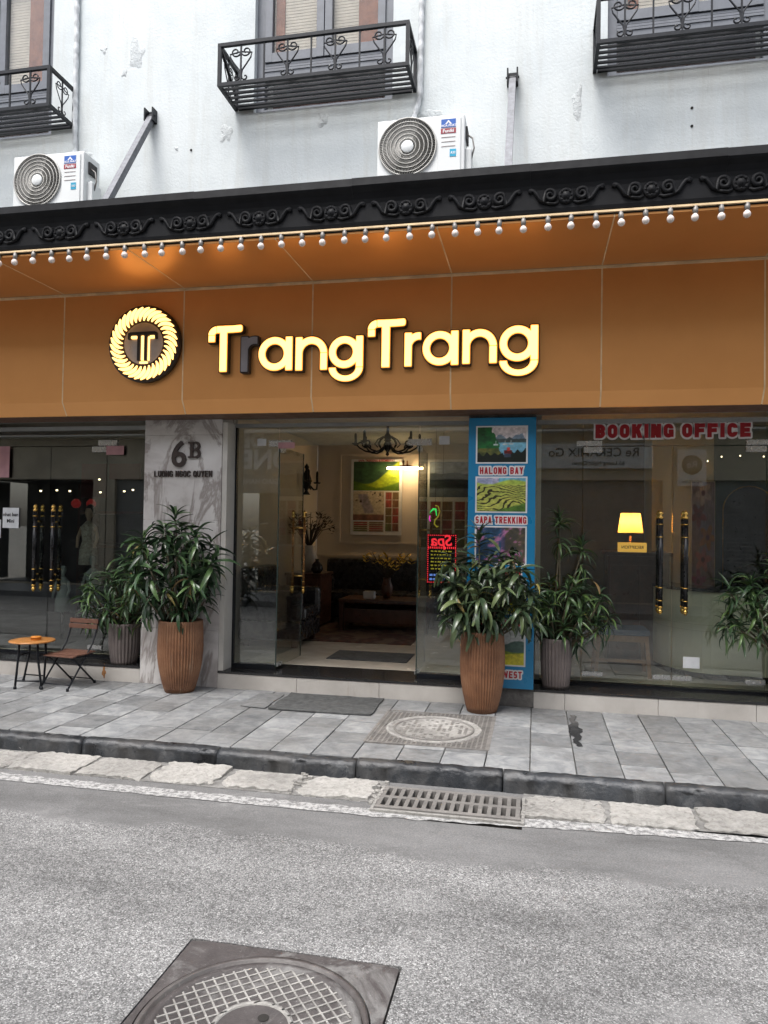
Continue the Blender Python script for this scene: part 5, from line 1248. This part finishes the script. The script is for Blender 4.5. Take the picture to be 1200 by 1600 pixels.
# wall sconce
t = thing('wall_sconce', 'black curled two arm sconce on the left lobby wall', 'sconce', (-3.44, 3.9, 2.28))
mb = MB(); mb.lathe([(.06, -.22), (.02, -.16), (.07, -.06), (.08, 0), (.06, .07), (.02, .16), (.04, .2), (.001, .26)], (.03, 0, 0), 12); mb.build('back_plate', M['black_metal'], t)
for s_ in (-1, 1):
    ar = MB().tube([(.05, 0, -.05), (.12, s_*.08, -.14), (.14, s_*.17, -.13), (.13, s_*.22, -.05)], .014, 6).build('arm', M['black_metal'], t); MB().lathe([(.05, -.04), (.06, -.02), (.02, -.015), (.02, .13), (.001, .16)], (.13, s_*.22, 0), 10).build('candle', M['black_metal'], ar)
t = thing('framed_picture', 'dark framed picture on the left lobby wall near the glass', 'picture', (-3.44, .62, 1.65))
mb = MB(); mb.box(0, .03, -.16, .16, -.24, .24); mb.build('frame', M['acrylic'], t); MB().box(.031, .033, -.12, .12, -.19, .19).build('image', M['mahogany'], t)
# sofa
def sofa(name, label, loc, w_, rz=0, d=.8):
    t = thing(name, label, 'sofa', loc, rz)
    MB().box(-w_/2, w_/2, -d/2, d/2, .08, .30, c=.02).build('base', M['leather'], t)
    n = max(1, round(w_/.62))
    for i in range(n):
        a = -w_/2+.14+(w_-.28)*i/n; b_ = -w_/2+.14+(w_-.28)*(i+1)/n; MB().box(a+.005, b_-.005, -d/2-.02, d/2-.18, .30, .45, c=.04).build('seat_cushion', M['leather'], t)
    bk = MB().box(-w_/2, w_/2, d/2-.2, d/2, .30, .92, c=.05).build('backrest', M['leather'], t)
    mb = MB()
    for i in range(int(w_/.13)):
        for j in range(3): mb.lathe([(.018, 0), (.012, .008), (.001, .012)], (-w_/2+.1+.13*i+(.065 if j % 2 else 0), d/2-.2, .52+.14*j), 8, axis='y')
    tag(mb.build('tufting', M['leather'], bk), kind='stuff')
    for s_ in (-1, 1): MB().box(s_*w_/2-(.14 if s_ > 0 else 0), s_*w_/2+(0 if s_ > 0 else .14), -d/2-.015, d/2-.02, .30, .66, c=.05).build('armrest', M['leather'], t)
    for sx_ in (-1, 1):
        for sy_ in (-1, 1): MB().box(sx_*(w_/2-.08)-.03, sx_*(w_/2-.08)+.03, sy_*(d/2-.08)-.03, sy_*(d/2-.08)+.03, 0, .08).build('leg', M['mahogany'], t)
sofa('sofa', 'long black tufted leather sofa against the lobby back wall', (-2.15, 4.12, .167), 2.1)
sofa('armchair', 'black leather armchair behind the glass at the lobby left wall', (-3.02, 1.75, .167), .85, radians(90), .75)
t = thing('coffee_table', 'low dark wooden coffee table in front of the lobby sofa', 'table', (-2.0, 3.25, .167))
MB().box(-.62, .62, -.32, .32, .38, .43, c=.008).build('table_top', M['mahogany'], t); MB().box(-.56, .56, -.27, .27, .10, .30, c=.01).build('drawer_box', M['mahogany'], t)
for sx_ in (-1, 1):
    for sy_ in (-1, 1): MB().box(sx_*.58-.03, sx_*.58+.03, sy_*.28-.03, sy_*.28+.03, 0, .38).build('leg', M['mahogany'], t)
tag(MB().box(-2.30, -2.15, 3.05, 3.17, .60, .70, c=.005).build('tissue_box', M['paper']), 'small white box on the coffee table', 'box')
def bouquet(name, label, loc, vase_r, vase_h, n, spread, hgt, lm, fm, vm):
    t = thing(name, label, 'flower vase', loc); r = random.Random(len(label))
    MB().lathe([(vase_r*.55, 0), (vase_r*.9, vase_h*.25), (vase_r, vase_h*.55), (vase_r*.6, vase_h*.85), (vase_r*.7, vase_h)], n=20).build('vase', M[vm], t)
    for k in range(n):
        a = r.uniform(0, 6.28); q = spread*r.uniform(.25, 1); tip = (q*cos(a), q*sin(a)*.6, vase_h+hgt*r.uniform(.5, 1))
        s_ = MB().tube([(0, 0, vase_h*.9), (tip[0]*.5, tip[1]*.5, vase_h+hgt*.45), tip], .005, 4).build('stem', M[lm], t)
        mb = MB()
        for i in range(6):
            b_ = 1.05*i+r.uniform(0, .5); L = r.uniform(.07, .12); wv = .02; base = Vector(tip)+Vector((0, 0, -.04*(i % 3))); dv = Vector((cos(b_), sin(b_), r.uniform(-.1, .8))).normalized()*L; sd_ = Vector((-sin(b_), cos(b_), 0))*wv
            mb.add([base, base+dv*.5+sd_, base+dv, base+dv*.5-sd_], [(0, 1, 2, 3)])
        mb.build('bloom' if fm != lm else 'twig', M[fm], s_)
bouquet('lily_vase', 'vase of yellow lilies on the lobby coffee table', (-2.02, 3.3, .598), .085, .28, 22, .38, .36, 'leaf_b' if False else 'dry_leaf', 'flower_y', 'mahogany')
t = thing('side_cabinet', 'dark wooden side cabinet left of the lobby sofa', 'cabinet', (-3.15, 3.3, .167)); MB().box(-.25, .25, -.28, .28, .05, .72, c=.008).build('body', M['mahogany'], t); MB().box(-.27, .27, -.30, .30, .72, .76, c=.006).build('top', M['mahogany'], t)
for z in (.12, .42): MB().box(-.21, .21, -.292, -.28, z, z+.26).build('drawer', M['mahogany'], t)
bouquet('dried_branch_vase', 'white vase of dark dried branches on the lobby side cabinet', (-3.16, 3.3, .927), .12, .38, 34, .40, .48, 'dry_leaf', 'dry_leaf', 'vase')
tag(MB().lathe([(.05, 0), (.085, .05), (.07, .12), (.025, .17), (.03, .2)], (-2.98, 3.1, .927), 16).build('dark_jar', M['acrylic']), 'small dark jar on the side cabinet right of the vase', 'jar')
rugm, nt, b = newmat('patterned_rug'); v = wpos(nt); vo = N(nt, 'ShaderNodeTexVoronoi', Scale=5.5); nt.links.new(v, vo.inputs['Vector'])
nt.links.new(ramp(nt, vo.outputs['Distance'], [(.1, (.15, .10, .07)), (.25, (.10, .035, .028)), (.5, (.05, .028, .024)), (.7, (.14, .09, .06))]), b.inputs['Base Color']); b.inputs['Roughness'].default_value = .95
tag(MB().box(-3.0, -1.45, 1.95, 3.75, .1665, .176).build('patterned_rug', rugm), 'dark red patterned rug on the lobby floor under the coffee table', 'rug')
tag(MB().box(-2.17, -1.30, .80, 1.34, .1665, .178, c=.004).build('entrance_mat', M['mat']), 'black rectangular mat on the lobby floor just inside the doors', 'mat')
# neon spa sign hung behind the glass, seen from its back
t = thing('spa_sign', 'red bordered Spa light sign hung behind the glass, lettering reversed', 'neon sign', (-.88, .30, 1.28), radians(0))
MB().box(-.15, .14, .006, .016, -.24, .245).build('backing', M['acrylic'], t)
dots = MB()
def dot(x, z, r=.006, mi=0): dots.lathe([(r, 0), (r*.7, .004), (.001, .005)], (x, .005, z), 6, mi, 'y')
for i in range(15):
    x = -.135+.26*i/14; dot(x, .23); dot(x, -.225); dot(x, .115); dot(x, .105)
for i in range(24): z = -.225+.455*i/23; dot(-.14, z); dot(.13, z)
dots.build('border_lamps', M['neon_red'], t)
put('lettering', text_mesh('Spa', .15, M['neon_red'], .003, 1, .003, shear=.15), t, (-.005, .0, .175), FRONT, (-1, 1, 1))
mb = MB()
for k in range(6):
    z = .075-.034*k
    x = -.11
    while x < .08: L = random.uniform(.012, .035); mb.box(x, x+L, .0, .005, z-.006, z+.006); x += L+.012
mb.build('menu_lines', M['neon_yellow'], t)
for z in (-.155, -.195):
    mb = MB(); x = -.12
    while x < .09: L = random.uniform(.010, .03); mb.box(x, x+L, .0, .005, z-.010, z+.010); x += L+.010
    mb.build('menu_lines', M['neon_blue'], t)
MB().tube([(0, .01, .245), (0, .01, 1.25)], .0015, 4).build('hanging_wire', M['black_metal'], t)
t = thing('neon_figure', 'small green and yellow curled neon figure above the red spa sign', 'neon sign', (-.955, .30, 1.70))
MB().tube([(x, 0, z) for x, z in [(.0, .10), (.03, .09), (.045, .04), (.03, -.01), (.0, -.04), (-.005, -.08), (.02, -.11), (.035, -.10)]], .007, 6).build('yellow_tube', M['neon_yellow'], t)
mb = MB()
for k in range(4): mb.tube([(-.05+.012*k, 0, .03+.01*k), (-.02+.008*k, 0, .07), (.015, 0, .06-.02*k)], .005, 6)
mb.build('green_tube', M['neon_green'], t)
MB().tube([(-.05, 0, .0), (-.055, 0, -.03), (-.045, 0, -.055)], .006, 6).build('pink_tube', M['neon_pink'], t)
MB().tube([(.0, .012, .1), (.0, .012, .85)], .0015, 4).build('hanging_wire', M['black_metal'], t)

# right room: reception
struct(MB().box(.05, 1.35, 3.0, 3.1, .167, 2.899), 'reception_back_wall', simple('dark_olive_wall', (.13, .12, .09), .6))
struct(MB().box(1.36, 2.05, 2.45, 3.1, .167, 2.899), 'reception_column', M['olive_wall'])
struct(MB().box(2.06, 4.2, 2.9, 3.1, .167, 2.899), 'reception_back_wall', M['green_wall'])
struct(MB().box(3.3, 3.4, .31, 2.9, .167, 2.899), 'reception_right_wall', M['olive_wall'])
t = thing('reception_desk', 'dark wooden reception desk behind the right glass carrying a lit lamp', 'desk', (1.03, 1.65, .167)); MB().box(-.26, .36, -.25, .3, 0, 1.15, c=.006).build('body', M['mahogany'], t); MB().box(-.29, .39, -.28, .33, 1.15, 1.19, c=.006).build('top', M['mahogany'], t)
for x in (-.24, .06): MB().box(x, x+.27, -.262, -.25, .1, 1.05).build('panel', M['mahogany'], t)
t = thing('table_lamp', 'lit yellow table lamp on the dark reception desk', 'lamp', (1.01, 1.55, 1.358))
MB().lathe([(.05, 0), (.055, .01), (.02, .02), (.014, .05), (.03, .075), (.014, .10), (.01, .17)], n=16).build('stand', M['bronze_bar'], t); MB().lathe([(.132, .205), (.1315, .207), (.102, .413), (.1015, .415)], n=28).build('shade', M['lamp_shade'], t)
for nm_l, dz_ in (('lamp_bulb_light', .32),):
    ld = bpy.data.lights.new(nm_l, 'POINT'); ld.energy = 3; ld.color = (1, .72, .38); ld.shadow_soft_size = .04; lo = put(nm_l, ld, t, (0, 0, dz_))
t = thing('reception_box', 'glowing yellow reception nameplate box below the table lamp', 'sign box', (1.01, 1.40, 1.358)); MB().box(-.145, .145, -.03, .03, .0, .10, c=.004).build('box', M['name_box'], t); put('lettering', text_mesh('RECEPTION', .045, M['ink'], .001, .95, .0008), t, (0, -.032, .05), FRONT, (-1, 1, 1))
M['blue_cloth'] = simple('blue_cloth', (.03, .06, .12), .8); M['beech'] = simple('beech_wood', (.32, .17, .09), .5, 0, .25, 12)
t = thing('waiting_stool', 'wooden stool with dark blue seat behind the right shop glass', 'stool', (.84, .86, .167))
MB().box(-.25, .25, -.2, .2, .40, .46, c=.02).build('seat', M['blue_cloth'], t)
for sx_ in (-1, 1):
    for sy_ in (-1, 1): MB().tube([(sx_*.22, sy_*.17, .40), (sx_*.25, sy_*.19, 0)], .018, sq=True).build('leg', M['beech'], t)
MB().box(-.22, .22, -.185, -.16, .34, .399).build('rail', M['beech'], t); MB().box(-.225, .225, -.185, -.165, .14, .17).build('rail', M['beech'], t); MB().box(-.22, .22, .16, .185, .34, .399).build('rail', M['beech'], t)
# curved counter
t = thing('curved_counter', 'cream curved reception counter behind the right glass doors', 'counter', (0, 0, .167))
def curve_strip(off, z0, z1, th):
    path = [(1.22, 1.9), (1.22, 1.5)]+[(1.22+.52-.52*cos(a), 1.5-.52*sin(a)-.25*sin(a)) for a in [pi/2*k/10 for k in range(1, 11)]]+[(2.1, .70), (3.2, .62)]
    ins = [(x+.12*th, y+.25*th) for x, y in path]; P = [(x-off*.7, y-off) for x, y in path]; mb = MB(); n = len(P)
    vs = [(x, y, z0) for x, y in P]+[(x, y, z1) for x, y in P]+[(x+th*.7, y+th, z0) for x, y in P]+[(x+th*.7, y+th, z1) for x, y in P]; fs = []
    for i in range(n-1): fs += [(i, i+1, n+i+1, n+i), (n+i, n+i+1, 3*n+i+1, 3*n+i), (2*n+i, 3*n+i, 3*n+i+1, 2*n+i+1)]
    return mb.add(vs, fs, 0, False)
curve_strip(0, .06, .84, .05).build('front_panel', M['counter'], t); curve_strip(.02, .84, .87, .35).build('counter_top', M['granite'], t); curve_strip(-.03, 0, .06, .05).build('plinth', M['granite'], t)
for z in (.46, .52): curve_strip(.004, z, z+.006, .01).build('groove', M['olive_wall'], t)
t = thing('flower_print', 'tall strip of flower photographs on the pale reception column', 'print', (1.93, 2.43, 1.52)); MB().box(-.13, .13, -.01, .015, -.66, .66).build('panel', M['print_white'], t); picture(pic_flower, .25, 1.3, 30, 120, 'photo', t, (0, -.0115, 0))
t = thing('arched_mirror', 'dark arched mirror with a thin brass rim on the green reception wall', 'mirror', (2.55, 2.88, 1.55))
arch = [(-.3, -.7), (.3, -.7)]+[(.3*cos(a), .3+.3*sin(a)) for a in [pi*k/14 for k in range(15)]]
MB().prism(arch, -.01, .01).build('mirror_glass', M['acrylic'], t); MB().tube([(x, -.012, z) for x, z in arch], .01, 6, closed=True).build('rim', M['gold'], t)
for i, (x, z) in enumerate(((2.1, 2.45), (2.3, 2.46), (2.55, 2.45), (2.8, 2.46), (1.95, 2.40))): tag(MB().lathe([(.007, 0), (.007, .012), (.001, .016)], (x, 2.3, z), 8).build('spot_lamp', M['spot']), 'tiny lit ceiling spot deep behind the right shop glass', 'light', 'ceiling spots in the right shop')
# left shop
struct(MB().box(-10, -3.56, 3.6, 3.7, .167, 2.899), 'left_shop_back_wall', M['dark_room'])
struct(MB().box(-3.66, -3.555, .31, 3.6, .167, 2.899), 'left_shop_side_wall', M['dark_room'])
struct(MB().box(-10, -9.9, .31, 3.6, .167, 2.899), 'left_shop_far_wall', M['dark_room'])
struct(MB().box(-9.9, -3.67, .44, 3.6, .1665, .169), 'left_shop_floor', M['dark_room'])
for i, (x, y, z) in enumerate(((-6.7, 2.2, 2.02), (-6.45, 2.2, 2.03), (-6.25, 2.2, 2.02), (-5.55, 2.4, 2.03), (-5.42, 2.4, 2.05), (-5.85, 2.3, 2.01), (-6.0, 2.5, 2.2))):
    tag(MB().lathe([(.016, 0), (.012, -.016), (.001, -.02)], (x, y, z), 10).build('spot_lamp', M['spot']), 'small warm spot light deep inside the dark left shop', 'light', 'spots in the left shop')
for i, x in enumerate((-6.15, -5.92)): tag(MB().lathe([(.001, -.06), (.035, -.055), (.062, -.02), (.065, .0), (.062, .02), (.035, .055), (.02, .065)], (x, 2.2, 1.84), 16).build('red_lantern', M['lantern']), 'small round red lantern hanging in the dark left shop', 'lantern', 'red lanterns in the left shop')
for i, (x0, x1, z0, z1, lab) in enumerate(((-6.55, -6.15, 1.95, 2.45, 'dark red banner hanging left inside the left shop'), (-6.1, -5.6, 2.22, 2.45, 'dark red sign plate hanging right inside the left shop'))): tag(MB().box(x0, x1, 2.9, 2.92, z0, z1).build('red_banner', simple('banner_red', (.10, .012, .015), .6)), lab, 'banner')
def dress(loc, label, mats_, skin=True, sc=1):
    t = thing('mannequin', label, 'mannequin', loc); k = sc
    MB().lathe([(.16*k, 0), (.15*k, .25*k), (.105*k, .42*k), (.125*k, .58*k), (.14*k, .66*k), (.07*k, .74*k), (.04*k, .77*k)], n=20).build('dress', M[mats_], t)
    MB().lathe([(.04*k, .76*k), (.038*k, .81*k), (.06*k, .85*k), (.072*k, .92*k), (.06*k, .99*k), (.001, 1.02*k)], n=16).build('head', M['skin'] if skin else M[mats_], t)
    if skin: MB().lathe([(.05*k, .86*k), (.085*k, .92*k), (.085*k, .99*k), (.05*k, 1.05*k), (.001, 1.07*k)], (0, .025, 0), 14).build('hair', M['acrylic'], t)
    for s_ in (-1, 1): MB().tube([(s_*.13*k, 0, .66*k), (s_*.19*k, -.02, .48*k), (s_*.17*k, -.06, .30*k)], [.035*k, .03*k, .022*k], 8).build('arm', M['skin'] if skin else M[mats_], t)
    MB().tube([(0, 0, 0), (0, 0, .167-loc[2])], .02, 8).build('stand', M['acrylic'], t)
dress((-5.55, 1.6, 1.05), 'doll figure in a pale flowered dress inside the dark left shop', 'cloth_white', True, .72)
dress((-5.35, 1.4, .55), 'grey clothed dress form low inside the left shop', 'cloth_grey', False, .62); dress((-5.62, 1.2, .50), 'left grey dress form beside another inside the left shop', 'cloth_grey', False, .55)
t = thing('display_shelf', 'dark wooden display shelf at the back of the left shop', 'shelf', (-5.3, 3.3, .167))
for z in (.05, .55, 1.05, 1.55): MB().box(-1.4, 1.4, -.25, .25, z, z+.04).build('shelf_board', M['mahogany'], t)
for x in (-1.38, 0, 1.38): MB().box(x-.02, x+.02, -.25, .25, 0, 2.0).build('upright', M['mahogany'], t)

# ------------------------------------------------------------------ the other side of the street (seen in the glass)
OY = -9.5
struct(MB().box(-30, 20, -9.5, -7.6, -.2, .0), 'far_pavement', M['paver'])
ob = thing('opposite_building', 'pale building with brown shutters across the street, seen only in reflections', 'building', (0, 0, 0))
ops = []
for k in range(-9, 6):
    x = k*2.2+.4; ops += [(x, x+1.1, z_, z_+2.2) for z_ in (4.3,)]
shops = [(-17.5, -14.6), (-14, -11), (-10.4, -7.6), (-7.0, -4.6), (-4.0, -1.2), (-.6, 2.7), (3.3, 6), (6.6, 9.4)]
for a, b_ in shops: ops.append((a, b_, 0.02, 2.7))
wall_with_openings(-20, 12, 0, 7.6, ops, OY-.3, OY).build('wall', M['op_cream'], ob)
for a, b_, z0, z1 in ops:
    if z0 > 3:
        xm = (a+b_)/2
        MB().box(a+.03, xm-.01, OY-.12, OY-.06, z0+.03, z1-.03).build('shutter', M['op_brick'], ob); MB().box(xm+.01, b_-.03, OY-.12, OY-.06, z0+.03, z1-.03).build('shutter', M['op_brick'], ob)
        mb = MB(); mb.box(a-.12, a-.001, OY+.001, OY+.05, z0, z1+.1); mb.box(b_+.001, b_+.12, OY+.001, OY+.05, z0, z1+.1); mb.box(a-.12, b_+.12, OY+.051, OY+.1, z1+.101, z1+.22); mb.build('window_trim', M['op_white'], ob)
        mb = MB()
        for i in range(6): mb.lathe([(.05, 0), (.03, .05), (.08, .2), (.06, .32), (.03, .42), (.05, .48)], (a+.1+.18*i, OY+.22, z0-.1), 8)
        mb.box(a-.1, b_+.1, OY+.12, OY+.32, z0+.381, z0+.46); mb.box(a-.1, b_+.1, OY+.001, OY+.33, z0-.2, z0-.101); mb.build('balustrade', M['op_cream'], ob)
for z_ in (3.75, 7.3): MB().box(-20, 12, OY+.001, OY+.35, z_, z_+.2).build('string_course', M['op_white'], ob)
for i, (a, b_) in enumerate(shops):
    if i in (5, 2, 6):
        mb = MB(); z = .02
        while z < 2.68: mb.box(a, b_, OY-.14, OY-.10+.0*z, z, z+.082); z += .085
        mb.build('roller_shutter', M['op_shutter'], ob)
    else:
        MB().box(a, b_, OY-1.5, OY-1.45, .02, 2.7).build('shop_back', M['op_dark'], ob); MB().box(a, b_, OY-1.45, OY-.31, .02, .04).build('shop_floor', M['op_dark'], ob); MB().box(a, b_, OY-1.45, OY-.31, 2.66, 2.7).build('shop_ceiling', M['op_dark'], ob)
MB().box(-20, 12, OY-6, OY-.301, 7.4, 7.6).build('roof', M['op_grey'], ob)
t = thing('ceramics_sign', 'pale ceramics shop banner across the street, reversed in the right glass', 'sign', (1.23, OY+.12, 3.22)); MB().box(-1.25, 1.25, -.05, .0, -.27, .27).build('board', M['sign_pale'], t)
put('lettering', text_mesh('Re CERAMIX Go', .27, M['sign_ink'], .004, 1.0, .002), t, (0, .006, .07), BACK); put('address', text_mesh('65 Luong Ngoc Quyen', .12, M['sign_ink'], .004, 1, .001), t, (.1, .006, -.16), BACK)
t = thing('round_logo_sign', 'square pale sign with a dark Re disc across the street', 'sign', (3.26, OY+.12, 2.96)); MB().box(-.29, .29, -.05, .0, -.39, .39).build('board', M['sign_pale'], t)
MB().lathe([(.21, -.004), (.21, -.008), (0, -.008)], (0, 0, .06), 32, axis='y').build('disc', M['sign_disc'], t); put('lettering', text_mesh('Re', .2, M['sign_pale'], .002, 1, .002), t, (0, .013, .06), BACK); put('phone_number', text_mesh('037 8622 284', .07, M['sign_ink'], .002, 1, .001), t, (0, .006, -.3), BACK)
t = thing('delivery_sign', 'grey shop sign with white letters across the street, reversed in the lobby glass', 'sign', (-6.5, OY+.12, 3.1)); MB().box(-1.3, 1.0, -.05, .0, -.75, .75).build('board', M['op_grey'], t)
for s_, sz, z in (('DE', .46, .48), ('ONE', .62, 0.02)): put('lettering', text_mesh(s_, sz, M['print_white'], .004, 1, .02, align='RIGHT'), t, (-.37, .006, z), BACK)
put('address', text_mesh('GIAO HANG', .17, M['print_white'], .004, 1, .004, align='RIGHT'), t, (-.37, .006, -.48), BACK)
